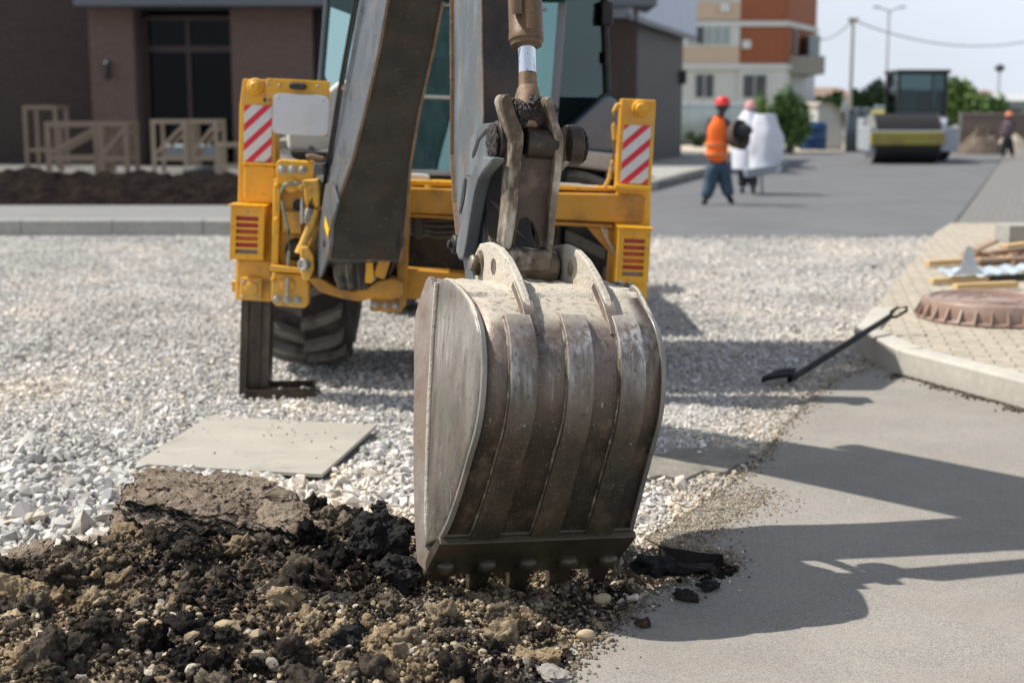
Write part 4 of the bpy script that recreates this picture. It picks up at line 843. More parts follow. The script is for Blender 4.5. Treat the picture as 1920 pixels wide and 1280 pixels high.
# concrete dust caked on the top of the bucket
dm = MB(); nn = 46; rows = []
for i in range(15):
    a = .37 + i * .024
    rows.append([P(a, -.28 + .56 * k / nn, .974 - max(0, a - .60) ** 2 * 1.7 - .004 + .010 * (noise.fractal(P(a, k * .0122, 0) * 22, 1, 2, 4) + .55) - (0 if 0 < i < 14 else .02)) for k in range(nn + 1)])
dm.sheet(rows).build('caked_dust', dustm, BK)
# ------------------------------------------------------------------ background: the dark brick building
brickm = paver_mat('dark_brown_brick', (.078, .057, .051), (.05, .04, .036), .25, .075)
def wallify(m):   # bricks run along world X and height
    nt = m.node_tree; mp = [n for n in nt.nodes if n.type == 'MAPPING'][0]; mp.inputs['Rotation'].default_value = (math.radians(90), 0, 0); return m
wallify(brickm)
brickl = wallify(paver_mat('brown_brick', (.175, .118, .10), (.10, .085, .075), .25, .075))
cladm = nmat('dark_wall_cladding', (.085, .080, .080), .7, 0, [((.11, .10, .10), .7, .4, .7, .6)], [(14, .2, .01)])
fasciam = nmat('blue_grey_fascia', (.42, .47, .57), .45, .1, [((.36, .40, .48), 1, .4, .7, .5)])
fasciad = nmat('grey_fascia', (.115, .125, .145), .5, .1)
darkf = nmat('dark_brown_frame', (.045, .022, .020), .5)
inside = nmat('dark_interior', (.012, .012, .013), .9)
BD = thing('brick_building', (-6, 40, .16), 'dark brown brick building with a glazed entrance and grey fascia behind the loader', 'building')
def bx(x0, x1, y0, y1, z0, z1, name, mat, parent, bev=.0, **k): return MB().box(((x0 + x1) / 2, (y0 + y1) / 2, (z0 + z1) / 2), x1 - x0, y1 - y0, z1 - z0).build(name, mat, parent, bev, **k)
YF = 38.0
def fx(px, y=YF): return Y(px, 250, y).x
def fz(py, y=YF): return Y(960, py, y).z
zt = fz(16)
bx(-22, fx(172), YF + 1.6, YF + 2, .16, 8, 'wall', brickm, BD)                # wall set back on the left
bx(fx(175), fx(258), YF, YF + 2.2, .16, zt, 'pillar', brickl, BD)
bx(fx(438), fx(590), YF, YF + 2.2, .16, zt, 'pillar', brickl, BD)
bx(fx(590), fx(606), YF + .1, YF + 2.2, .16, zt, 'downpipe_panel', inside, BD)
bx(fx(606), fx(640), YF + .3, YF + 2.2, fz(95), zt, 'wall', fasciad, BD); bx(fx(606), fx(640), YF + .3, YF + 2.2, .16, fz(95), 'wall', inside, BD)
bx(fx(640), 3.3, YF + .2, YF + 2.2, .16, zt, 'wall', brickm, BD)
bx(fx(168), 3.7, YF - .9, YF + 3, zt, zt + .9, 'fascia', fasciad, BD, .02)
bx(-22, 3.0, YF + 2.5, YF + 12, .16, 7.5, 'rear_wall', brickm, BD)
bx(fx(258), fx(438), YF + 2.1, YF + 2.2, .16, zt, 'entrance_recess', inside, BD)
dr = bx(fx(262), fx(436), YF + .9, YF + .93, fz(306), fz(34), 'entrance_glazing', winglass, BD)
for px0, px1 in ((258, 270), (342, 350), (432, 438)): bx(fx(px0), fx(px1), YF + .8, YF + .95, fz(310), fz(30), 'entrance_frame', darkf, dr)
for py0, py1 in ((84, 96), (26, 36)): bx(fx(270), fx(432), YF + .79, YF + .94, fz(py1), fz(py0), 'entrance_frame', darkf, dr)
w_ = bx(fx(158), fx(178), YF + 1.5, YF + 1.58, fz(224), fz(116), 'window', winglass, BD); bx(fx(155), fx(158), YF + 1.45, YF + 1.6, fz(226), fz(114), 'window_frame', darkf, w_)
lp_ = MB().turn(Vector((fx(209), YF - .14, fz(150))), Zv, [(0, .05), (.08, .07), (.30, .08), (.42, .09), (.50, .03)], 16).build('wall_lamp', black, BD)
# side wring running away from the road side, with a light fascia
dW = Vector((.285, 1, 0)).normalized(); nW = Vector((dW.y, -dW.x, 0))
S0 = Vector((2.85, 38.2, .16)); S1 = S0 + dW * 10.3
BD2 = thing('garage_building', ((S0 + S1) / 2 - nW * 3).to_tuple()[:2] + (.16,), 'long dark grey building with a pale blue metal fascia, right of the loader cab', 'building')
mb = MB(); mb.prism([S0, S1, S1 - nW * 9, S0 - nW * 3.2 + dW * 2], Zv * 3.82).build('wall', cladm, BD2)
mb = MB(); o0 = nW * .35; mb.prism([S0 + o0 - dW * .6 + Zv * 3.84, S1 + o0 + dW * .5 + Zv * 3.84, S1 - nW * 9 + Zv * 3.84, S0 - nW * 3 + dW * 2 + Zv * 3.84], Zv * 1.28).build('fascia', fasciam, BD2)
mb = MB(); mb.prism([S0 + nW * .38 - dW * .6 + Zv * 3.77, S1 + nW * .38 + dW * .52 + Zv * 3.77, S1 + nW * .28 + dW * .5 + Zv * 3.77, S0 + nW * .28 - dW * .6 + Zv * 3.77], Zv * .14).build('gutter', fasciad, BD2)
MB().box(S1 - dW * .6 + nW * .12 + Zv * 2.55, .2, .2, .45, 0).build('wall_lamp', black, BD2, .03)
flat('grey_forecourt', [(3.35, 38.3), (2.95, 29.2), (5.75, 38.5), (9.0, 50), (7.4, 52)], .205, conc, 'strip of concrete paving along the dark building')
# soil bank between the path and the building
def blob_rows(x0, x1, y0, y1, hfun, nx, ny):
    return [[Vector((x0 + (x1 - x0) * i / nx, y0 + (y1 - y0) * j / ny, hfun(x0 + (x1 - x0) * i / nx, y0 + (y1 - y0) * j / ny, j / ny))) for i in range(nx + 1)] for j in range(ny + 1)]
soild = nmat('dark_topsoil', (.012, .009, .008), .95, 0, [((.03, .022, .016), 4, .45, .65, .8), ((.008, .006, .005), 9, .5, .65, .8)], [(8, 1, .08), (30, .8, .02)], 0, spec=.03)
tag(MB().sheet(blob_rows(-15, -.1, 20.9, 27.2, lambda x, y, t: .1 + .40 * math.sin(math.pi * min(1, max(0, t)) ** .7) * (1 + .5 * noise.fractal(Vector((x * 1.1, y * 1.1, 1)), 1, 2, 5)) + .05 * noise.noise(Vector((x * 5, y * 5, 0))), 260, 60)).build('soil_bank', soild), None, None, None, 'structure')
# wooden frames and stands by the building
wood = nmat('raw_timber', (.25, .19, .14), .8, 0, [((.17, .13, .10), 5, .4, .7, .6)], [], 0); woodl = nmat('pale_timber', (.34, .27, .19), .8, 0, [((.24, .19, .14), 5, .4, .7, .5)], [], 0)
def stand(px0, px1, py0, py1, y, label, diag=True, th=8, mat=wood, mid=None, depth=.9, name='timber_trestle', legs=True):
    zb = .17; c = Y((px0 + px1) / 2, py1, y); T = thing(name, (c.x, y + depth / 2, zb), label, 'trestle', 'timber frames in front of the brick building')
    x0, x1 = Y(px0, py0, y).x, Y(px1, py0, y).x; z1 = Y(px0, py0, y).z; t_ = th / FPX * y
    for yy in (y, y + depth):
        for x in (x0 + t_ / 2, x1 - t_ / 2): MB().bar((x, yy, zb), (x, yy, z1 - t_), t_, t_ * .6, Yv).build('post', mat, T)
        MB().bar((x0, yy, z1 - t_ / 2), (x1, yy, z1 - t_ / 2), t_, t_ * .7, Yv).build('top_rail', mat, T)
        zl = zb + (z1 - zb) * .28
        MB().bar((x0 + t_, yy, zl), (x1 - t_, yy, zl), t_, t_ * .5, Yv).build('bottom_rail', mat, T)
        if diag: MB().bar((x0 + t_ * .8, yy - .01, zl + t_), (x1 - t_ * .8, yy - .01, z1 - t_ * 1.4), t_ * .8, t_ * .4, Yv).build('brace', mat, T)
    for x in (x0 + t_ / 2, x1 - t_ / 2): MB().bar((x, y, z1 - t_ / 2), (x, y + depth, z1 - t_ / 2), t_ * .9, t_ * .6, Xv).build('cross_rail', mat, T)
    return T
stand(42, 106, 198, 310, 36.6, 'tall narrow timber frame leaning space by the brick wall, farthest left', False, 7)
stand(83, 184, 228, 322, 33.2, 'low braced timber trestle left of the lamp pillar', True, 10)
stand(184, 240, 228, 326, 33.0, 'narrow braced timber trestle right beneath the wall lamp', True, 9)
stand(282, 350, 224, 330, 32.6, 'pale braced timber trestle in front of the glazed entrance, left one of the joined pair', True, 8, woodl)
stand(350, 408, 224, 330, 32.7, 'pale timber trestle in front of the glazed entrance, right one of the joined pair', True, 8, woodl)
T = stand(402, 455, 268, 332, 31.5, 'small low timber stool beside the loader lamp', False, 8, woodl, name='timber_stool', depth=.5)
tag(slab('white_bucket', [(305, 270), (400, 270), (396, 300), (310, 300)], 34.2, .6, nmat('pale_blue_sheet', (.30, .36, .40), .5), None, .1, name=None) if False else MB().box(Y(352, 286, 34.4), 1.2, .4, .38).build('plastic_sheet_pack', nmat('pale_blue_sheet', (.26, .32, .36), .5), None, .08), 'pale blue wrapped pack lying behind the pale trestles', 'pack')
tag(MB().ball(Y(373, 322, 30.6), .3, 1.2, .6, .5).build('black_bag', black), 'small black bag on the soil bank under the pale trestles', 'bag')
# ------------------------------------------------------------------ apartment block
peach = nmat('peach_render', (.62, .47, .36), .85, 0, [((.55, .42, .33), .5, .4, .7, .5)]); redb = nmat('red_brick', (.33, .105, .050), .85, 0, [((.26, .085, .05), 1.2, .4, .7, .6), ((.38, .15, .08), 5, .5, .7, .5)])
whiter = nmat('white_render', (.66, .67, .68), .85, 0, [((.5, .5, .5), .4, .4, .7, .5)]); balc = nmat('grey_balcony_concrete', (.30, .29, .26), .9); winm = nmat('window_pane', (.05, .055, .06), .15); curt = nmat('pale_window', (.30, .36, .38), .3)
YA = 88.
def ax_(px): return Y(px, 200, YA).x
def az(py): return Y(960, py, YA).z
AB = thing('apartment_block', (ax_(1410), YA + 6, 0), 'multi-storey apartment block of red brick and peach render on a white ground floor', 'building')
xl_, xm, xr_ = ax_(1240), ax_(1384), ax_(1471)
bx(xl_, xr_, YA + .25, YA + 12, -1, az(126), 'ground_floor', whiter, AB); bx(xm + .02, xr_, YA, YA + 12, -1, az(126) + .01, 'ground_floor', whiter, AB)
bx(xl_, xm, YA - .05, YA + 12, az(126), az(88), 'peach_wall', peach, AB); bx(xl_, xm, YA - .02, YA + 12, az(88), az(46), 'window_band', whiter, AB)
bx(xl_, xm, YA - .05, YA + 12, az(38), az(4), 'peach_wall', peach, AB); bx(xl_, xm, YA - .02, YA + 12, az(4), az(-40), 'window_band', whiter, AB); bx(xl_, xm, YA - .05, YA + 12, az(-40), az(-75), 'peach_wall', peach, AB)
bx(xm, xr_, YA + .05, YA + 12, az(126) + .02, az(-75), 'brick_wall', redb, AB)
# the side of the block runs back to the right
XS = [(xr_, YA), (ax_(1528), YA + 7.5), (ax_(1500), YA + 14), (xr_ - 1, YA + 12)]
def side(z0, z1, mat, name, off=0):
    xs = [(xr_ + off, YA - off), (Y(1526, 200, YA + 7).x + off, YA + 7 - off), (Y(1526, 200, YA + 7).x + off, YA + 12), (xr_ + off - 1, YA + 12)]
    return MB().prism([(x, y, z0) for x, y in xs], Zv * (z1 - z0)).build(name, mat, AB)
side(az(126) + .03, az(-75) - .05, redb, 'brick_wall'); side(-1, az(126) + .03, whiter, 'ground_floor')
for z0, z1 in ((az(130), az(120)), (az(50), az(40)), (az(-36), az(-44))):
    bx(xl_ - .1, xr_ + .1, YA - .15, YA + 11, z0, z1, 'string_course', whiter, AB); side(z0 + .01, z1 - .01, whiter, 'string_course', .12)
def awin(px0, px1, py0, py1, y, n, mats, fr=whiter, name='window'):
    o = bx(ax_(px0), ax_(px1), y - .06, y, az(py1), az(py0), name, fr, AB); w = (px1 - px0) / n
    for k in range(n): bx(ax_(px0 + w * k + 1.6), ax_(px0 + w * (k + 1) - 1.6), y - .10, y - .05, az(py1 - 1.5), az(py0 + 1.5), 'pane', mats[k % len(mats)], o)
    return o
awin(1286, 1366, 50, 84, YA - .03, 5, [curt, winm, curt, curt, curt]); awin(1286, 1366, -34, -2, YA - .03, 5, [curt, curt, winm, curt, curt])
awin(1303, 1339, 139, 184, YA + .25, 2, [winm]); awin(1391, 1436, 140, 184, YA, 2, [winm])
bx(ax_(1388), ax_(1404), YA - .35, YA + .04, az(92), az(76), 'air_conditioner', whiter, AB, .05); bx(ax_(1345), ax_(1362), YA - .4, YA - .06, az(24), az(10), 'air_conditioner', whiter, AB, .05)
for dz in (0,): bx(ax_(1476), Y(1540, 100, YA + 2).x, YA + .8, YA + 6, az(139 - dz), az(104 - dz), 'balcony', balc, AB, .05); bx(Y(1512, 100, YA + 3).x, Y(1532, 100, YA + 3).x, YA + 2.2, YA + 6, az(104 - dz), az(62 - dz), 'balcony_glazing', curt, AB)
awin(1489, 1500, 52, 100, YA + 1.6, 1, [winm])
MB().box((ax_(1486), YA + 1.5, az(160)), .5, .3, 3).build('downpipe', balc, AB)
# ------------------------------------------------------------------ fences, sheds, poles, plants in the distance
palef = nmat('pale_blue_metal', (.42, .50, .52), .6, 0, [((.34, .40, .42), .8, .4, .7, .6)]); greym = nmat('grey_corrugated_metal', (.27, .31, .34), .55, .2, [((.2, .23, .25), 1, .4, .7, .6)])
def fence(px0, px1, py0, py1, y, mat, label, n=6, name='metal_fence', corr=0):
    T = thing(name, ((Y(px0, py1, y).x + Y(px1, py1, y).x) / 2, y, 0), label, 'fence'); x0, x1 = Y(px0, py1, y).x, Y(px1, py1, y).x; z1 = Y(960, py0, y).z
    w = (x1 - x0) / n
    for k in range(n):
        pr = []; m_ = 24
        for j in range(m_ + 1): pr.append((x0 + w * k + w * .98 * j / m_, y + .03 * (1 if j % 2 else -1)))
        bm_ = MB(); bm_.sheet([[Vector((x, yy, 0.02)) for x, yy in pr], [Vector((x, yy, z1)) for x, yy in pr]]); bm_.build('panel', mat, T, solid=.02)
        MB().box((x0 + w * k, y + .08, z1 / 2), .08, .08, z1 + .1).build('post', greym, T)
    return T
fence(1215, 1440, 194, 268, 70, palef, 'pale blue corrugated metal fence in front of the apartment block', 9)
fence(1586, 1640, 203, 284, 58, greym, 'grey corrugated metal fence left of the road roller', 3)
fence(1640, 1700, 198, 260, 62, palef, 'pale metal fence panels behind the road roller', 3)
fence(1800, 2060, 212, 262, 66, nmat('brown_boards', (.17, .14, .125), .8), 'brown board fence right of the road roller', 9, 'board_fence')
T = thing('white_shed', (Y(1555, 280, 60).x, 61.5, 0), 'small white shed with a curved roof beside the blue barrel', 'shed')
MB().prism([Y(x, y, 60) for x, y in [(1533, 282), (1533, 200), (1540, 194), (1560, 198), (1574, 212), (1580, 240), (1580, 282)]], (0, 3, 0)).build('wall', nmat('white_shed_wall', (.42, .43, .41), .8), T)
MB().prism([Y(x, y, 59.9) for x, y in [(1530, 200), (1540, 191), (1562, 195), (1577, 210), (1584, 240), (1580, 240), (1573, 213), (1560, 200), (1540, 196)]], (0, 3.2, 0)).build('roof', nmat('weathered_roof', (.3, .27, .22), .8), T)
bl = MB().turn(Y(1523, 281, 57.5), Zv, [(0, .52), (.05, .56), (.4, .55), (.45, .58), (.5, .55), (.85, .55), (.9, .58), (1.0, .54), (1.08, .5), (1.12, .3)], 24).build('blue_barrel', nmat('blue_plastic', (.012, .06, .16), .45)); tag(bl, 'dark blue plastic barrel at the foot of the green bush', 'barrel')
def pole(px, py0, y, r, label, cat, name, top=None, grp=None):
    b = Y(px, 250, y); T = thing(name, (b.x, y, 0), label, cat, grp); zt_ = Y(px, py0, y).z
    MB().cyl((b.x, y, -.1), (b.x, y, zt_), r * 1.2, r * .8, 12).build('pole', balc, T); return T, Vector((b.x, y, zt_))
T1, t1 = pole(1592, 38, 75, .10, 'concrete utility pole carrying overhead wires, left of the roller', 'utility pole', 'utility_pole')
MB().box(t1, .5, .2, .2).build('pole_head', balc, T1)
T2, t2 = pole(1658, 22, 105, .07, 'tall thin lamp post with two arms against the sky', 'street lamp', 'street_lamp')
for s in (-1, 1): MB().bar(t2, t2 + Vector((s * .8, 0, .3)), .08, .08).build('arm', greym, T2); MB().box(t2 + Vector((s * .95, 0, .3)), .45, .2, .12).build('lamp_head', greym, T2)
T3, t3 = pole(1868, 128, 95, .06, 'short lamp post with one round head, right of the roller', 'street lamp', 'street_lamp')
MB().ball(t3, .32, 1, 1, .8).build('lamp_head', intm, T3)
def wire(a, b, sag, label):
    pts = []
    for k in range(25): t = k / 24; p = a.lerp(b, t); pts.append(p - Zv * sag * 4 * t * (1 - t))
    tag(MB().tube(pts, .035, 6).build('overhead_wire', greym), label, 'wire', 'overhead wires at the utility pole')
wire(t1, Y(1533, 75, 92), .3, 'overhead wire from the utility pole down to the apartment block'); wire(t1, Y(2050, 42, 80), 1.3, 'long sagging overhead wire from the utility pole to the right')
# leafy plants: twigs with many small leaves
leafm = {}
def leaf_mat(name, c):
    m = nmat(name, c, .6, 0, [([v * .45 for v in c], 1.5, .4, .65, .7), ([min(1, v * 1.5) for v in c], 4, .5, .7, .6)]); return m
gr1 = leaf_mat('green_leaves', (.10, .19, .045)); gr2 = leaf_mat('dark_green_leaves', (.045, .085, .03)); gr3 = leaf_mat('bright_green_leaves', (.13, .22, .05))
bark = nmat('bark', (.09, .065, .045), .9)
def plant(name, c, rx, ry, h, n, size, mat, label, cat, trunk=.25, grp=None, lobes=7, seed=1):
    r_ = np.random.default_rng(seed); T = thing(name, (c[0], c[1], c[2]), label, cat, grp); c = np.array(c)
    mb = MB(); mb.tube([Vector(c), Vector(c) + Zv * h * .35, Vector(c) + Vector((.1 * rx, 0, h * .7))], [h * .03, h * .022, h * .008], 8)
    L_ = []
    for k in range(lobes):
        q = c + np.array([r_.uniform(-.6, .6) * rx, r_.uniform(-.6, .6) * ry, h * (trunk + (1 - trunk) * r_.uniform(.15, .85))]); L_.append((q, r_.uniform(.3, .55)))
        mb.tube([Vector(c) + Zv * h * .2, Vector((c * .4 + q * .6)) + Zv * h * .05, Vector(q)], [h * .015, h * .01, h * .004], 6)
    mb.build('trunk', bark, T)
    q = np.array([L_[i][0] for i in r_.integers(0, lobes, n)]); s = np.array([L_[i][1] for i in r_.integers(0, lobes, n)])
    d = r_.normal(size=(n, 3)); d /= np.linalg.norm(d, axis=1)[:, None]; rad = r_.uniform(0, 1, n) ** .45 * s
    pos = q + d * rad[:, None] * np.array([rx, ry, h * (1 - trunk) * .75]); pos[:, 2] = np.maximum(pos[:, 2], c[2] + .02)
    a = r_.normal(size=(n, 3)); a /= np.linalg.norm(a, axis=1)[:, None]; b = np.cross(a, r_.normal(size=(n, 3))); b /= np.linalg.norm(b, axis=1)[:, None]
    sz = size * r_.uniform(.6, 1.4, n)[:, None]; v = np.stack([pos - a * sz, pos + b * sz * .45, pos + a * sz, pos - b * sz * .45], 1).reshape(-1, 3)
    me = bpy.data.meshes.new(name + '_crown'); me.from_pydata(v.tolist(), [], np.arange(4 * n).reshape(-1, 4).tolist()); link_mesh('crown', me, mat, T); return T
def pl(px, pyb, pyt, wpx, y, *a, **k):
    b = Y(px, pyb, y); t = Y(px, pyt, y); return plant(a[0], (b.x, y, max(0, b.z - .05) * 0), wpx / 2 / FPX * y, wpx / 2 / FPX * y * .7, t.z, *a[1:], **k)
pl(1482, 272, 172, 92, 55, 'leafy_bush', 3800, .11, gr1, 'large green bush left of the blue barrel', 'bush', trunk=.02, lobes=12, seed=3)
pl(1535, 255, 172, 36, 60.5, 'leafy_bush', 900, .11, gr2, 'dark bush top beside the white shed', 'bush', trunk=.1, lobes=6, seed=4) if False else None
pl(1425, 270, 178, 60, 66, 'leafy_bush', 900, .12, gr3, 'sparse light green bush behind the white-clad worker', 'bush', trunk=.1, lobes=6, seed=5)
pl(1305, 272, 248, 44, 66, 'low_shrub', 800, .08, gr2, 'low dark shrub at the foot of the pale fence', 'shrub', trunk=.02, lobes=5, seed=6)
pl(1640, 240, 150, 60, 90, 'broadleaf_tree', 1500, .22, gr2, 'dark green tree just left of the roller cab', 'tree', seed=7)
pl(1612, 240, 168, 60, 92, 'broadleaf_tree', 1200, .22, gr1, 'lower green tree left of the darker one', 'tree', seed=8)
pl(1800, 240, 160, 80, 84, 'broadleaf_tree', 2000, .2, gr3, 'bright green tree just right of the roller cab', 'tree', seed=9)
pl(1850, 240, 182, 70, 86, 'broadleaf_tree', 1400, .2, gr1, 'low green tree near the round-headed lamp post', 'tree', seed=10)
pl(1560, 240, 176, 70, 96, 'broadleaf_tree', 1200, .22, gr1, 'low tree behind the white shed', 'tree', seed=12)
pl(1690, 240, 176, 60, 95, 'broadleaf_tree', 1200, .22, gr2, 'dark low tree behind the roller cab', 'tree', seed=13)
def house(px0, px1, pyt, pye, y, wm, rm, label):
    x0, x1 = Y(px0, 200, y).x, Y(px1, 200, y).x; T = thing('low_house', ((x0 + x1) / 2, y + 3, 0), label, 'house'); ze, zt_ = Y(960, pye, y).z, Y(960, pyt, y).z
    bx(x0, x1, y, y + 6, 0, ze, 'wall', wm, T); MB().prism([(x0 - .3, y - .3, ze), (x1 + .3, y - .3, ze), (x1 - .6, y + 3, zt_), (x0 + .6, y + 3, zt_)], (0, .2, -.01)).build('roof', rm, T); bx(x0 + 1, x0 + 2, y - .04, y, ze * .4, ze * .8, 'window', winm, T)
tile = nmat('brown_roof_tiles', (.24, .16, .12), .8)
house(1515, 1600, 163, 180, 120, whiter, tile, 'low house with a brown roof between block and pole'); house(1835, 1885, 168, 184, 125, whiter, tile, 'low house with a brown roof beside the round-headed lamp')
house(1858, 2010, 174, 190, 90, greym, nmat('pale_roof', (.45, .46, .46), .7), 'long grey shed with a pale roof at the right edge')
# ------------------------------------------------------------------ road roller
YR2 = 43.6
RL = thing('road_roller', (Y(1712, 308, YR2).x, YR2 + 2.5, 0), 'grey and yellow road roller with a dark cab parked on the far road', 'road roller')
def rp(px, py, y=YR2): return Y(px, py, y)
rgrey = nmat('roller_grey', (.30, .33, .37), .45, 0, [((.36, .4, .44), 2, .4, .7, .6)]); ryel = nmat('roller_yellow', (.30, .27, .04), .5, 0, [((.2, .14, .05), 2, .45, .65, .7)]); rdark = nmat('drum_steel', (.035, .033, .032), .45, .3)
dc = rp(1702, 262, YR2 + .95); dx0, dx1 = rp(1643, 280).x, rp(1766, 280).x; rad = dc.z if dc.z > .3 else .75; rad = .76
MB().cyl((dx0, YR2 + .8, rad + .012), (dx1, YR2 + .8, rad + .012), rad, seg=48).build('drum', rdark, RL)
for x in (dx0 - .01, dx1 - .02): MB().tubeax(Vector((x, YR2 + .8, rad + .012)), Xv, [(0, rad * .97), (.0, rad * 1.0), (.03, rad * 1.0), (.03, rad * .97)], 48).build('drum_rim', steel, RL)
fz0 = Y(960, 272, YR2).z; fz1 = Y(960, 248, YR2).z
bx(rp(1632, 260).x, rp(1770, 260).x, YR2 - .1, YR2 + .12, fz0, fz1, 'front_beam', ryel, RL, .03)
for a, b in ((1632, 1641), (1768, 1800)): bx(rp(a, 260).x, rp(b, 260).x, YR2 + .1, YR2 + 1.7, fz0 - .2, fz1 + .15, 'drum_frame', rgrey, RL, .03)
MB().prism([rp(1640, 247, YR2 + .0), rp(1772, 247, YR2 + .0), rp(1778, 222, YR2 + 1.2), rp(1646, 218, YR2 + 1.2)], (0, .5, -.05)).build('drum_guard', rgrey, RL, .03)
hz = Y(960, 222, YR2 + 1.7).z
bx(rp(1640, 260).x, rp(1776, 260).x, YR2 + 1.5, YR2 + 2.3, .5, hz, 'front_body', rgrey, RL, .05)
cx0, cx1 = Y(1682, 200, YR2 + 2.2).x, Y(1775, 200, YR2 + 2.2).x; cz0, cz1 = Y(960, 218, YR2 + 2.2).z, Y(960, 138, YR2 + 2.2).z
bx(cx0, cx1, YR2 + 2.2, YR2 + 3.7, .6, cz0, 'cab_base', rgrey, RL, .03)
cabg = bx(cx0 + .06, cx1 - .06, YR2 + 2.25, YR2 + 3.65, cz0, cz1, 'cab_glass', glass('roller_glass', (.25, .33, .34), (.5, .6, .6), .04), RL)
for x in (cx0 + .04, cx1 - .04):
    for y in (YR2 + 2.24, YR2 + 3.66): MB().box((x, y, (cz0 + cz1) / 2), .09, .09, cz1 - cz0).build('cab_post', black, RL)
bx(cx0 - .05, cx1 + .08, YR2 + 2.1, YR2 + 3.8, cz1, cz1 + .12, 'cab_roof', black, RL, .04)
bx(cx0 + .3, cx0 + .85, YR2 + 3.0, YR2 + 3.2, cz0 - .1, cz0 + .85, 'seat', seatm, RL, .08); bx(cx0 + .1, cx1 - .1, YR2 + 3.3, YR2 + 3.4, cz0, cz1 - .5, 'rear_panel', intm, RL)
bx(cx1 - .3, cx1 + .35, YR2 + 3.7, YR2 + 5.6, .6, cz0 + .2, 'engine_cover', ryel, RL, .08); bx(cx0, cx1 - .3, YR2 + 3.7, YR2 + 5.6, .6, cz0 + .2, 'engine_cover', ryel, RL, .08)
bx(rp(1772, 250).x, rp(1798, 250).x, YR2 + 1.8, YR2 + 3.8, .8, Y(960, 226, YR2 + 1.8).z, 'step_box', rgrey, RL, .04)
MB().bar((cx1 + .12, YR2 + 2.6, cz0 - .4), (cx1 + .1, YR2 + 2.6, cz1), .06, .06).build('grab_rail', ryel, RL)
for x in (cx0 + .05, cx1 + .25): MB().tubeax(Vector((x - .2, YR2 + 3.6, .72)), Xv, [(0, .45), (.02, .66), (.1, .71), (.35, .71), (.43, .66), (.45, .45)], 32).build('rear_wheel', tyrem, RL, .01)
mr_ = rp(1671, 152, YR2 + 1.9); MB().bar((cx0, YR2 + 2.2, cz1 - .3), mr_ + Vector((0, 0, 0)), .03, .03).build('mirror_arm', black, RL); MB().box(mr_, .16, .05, .42).build('mirror', black, RL, .02)
# dirt heaps behind the roller
rubb = nmat('brown_rubble', (.13, .10, .08), .95, 0, [((.22, .18, .14), 3, .45, .65, .8)], [(8, 1, .08)], 0, spec=.1)
for i, (px, w, h_, lb) in enumerate([(1838, 60, .9, 'low brown heap of rubble right of the roller'), (1895, 50, .7, 'pale dirt heap behind the far worker')]):
    p = Y(px, 290, 55 + i * 3); r_ = w / 2 / FPX * 55 * 1.3
    tag(MB().sheet([[Vector((p.x + r_ * 1.3 * math.cos(t * .2618) * q / 8, p.y + r_ * math.sin(t * .2618) * q / 8, h_ * (1 - (q / 8) ** 1.6) * (1 + .5 * noise.noise(Vector((t * .6, q * .5, i)))) if q < 8 else -.02)) for t in range(25)] for q in range(9)]).build('dirt_heap', [rubb, sandm][i]), lb, 'dirt heap')
# ------------------------------------------------------------------ people
skin = nmat('skin', (.32, .18, .12), .6); vestm = nmat('orange_vest', (.95, .16, .008), .6); vestb = nmat('reflective_band', (.72, .27, .10), .4); jean = nmat('dark_blue_trousers', (.035, .065, .10), .85, 0, [((.06, .10, .14), 4, .4, .7, .6)]); redh = nmat('red_helmet', (.60, .03, .025), .4); whitec = nmat('white_cloth', (.62, .64, .70), .8, 0, [((.5, .52, .58), 2, .4, .7, .6)]); darkc = nmat('dark_clothing', (.03, .03, .035), .8); greyc = nmat('muted_clothing', (.13, .10, .11), .85); shirt = nmat('dark_shirt', (.05, .045, .05), .8)
def skinned(name, verts, edges, radii, mat, parent, sub=2):
    me = bpy.data.meshes.new(name); me.from_pydata([tuple(v) for v in verts], edges, []); o = link_mesh(name, me, mat, parent)
    m = o.modifiers.new('skin', 'SKIN'); m.use_smooth_shade = True
    for i, r in enumerate(radii): d = me.skin_vertices[0].data[i]; d.radius = (r, r) if not isinstance(r, tuple) else r; d.use_root = (i == 0)
    s = o.modifiers.new('sub', 'SUBSURF'); s.levels = sub; s.render_levels = sub; return o
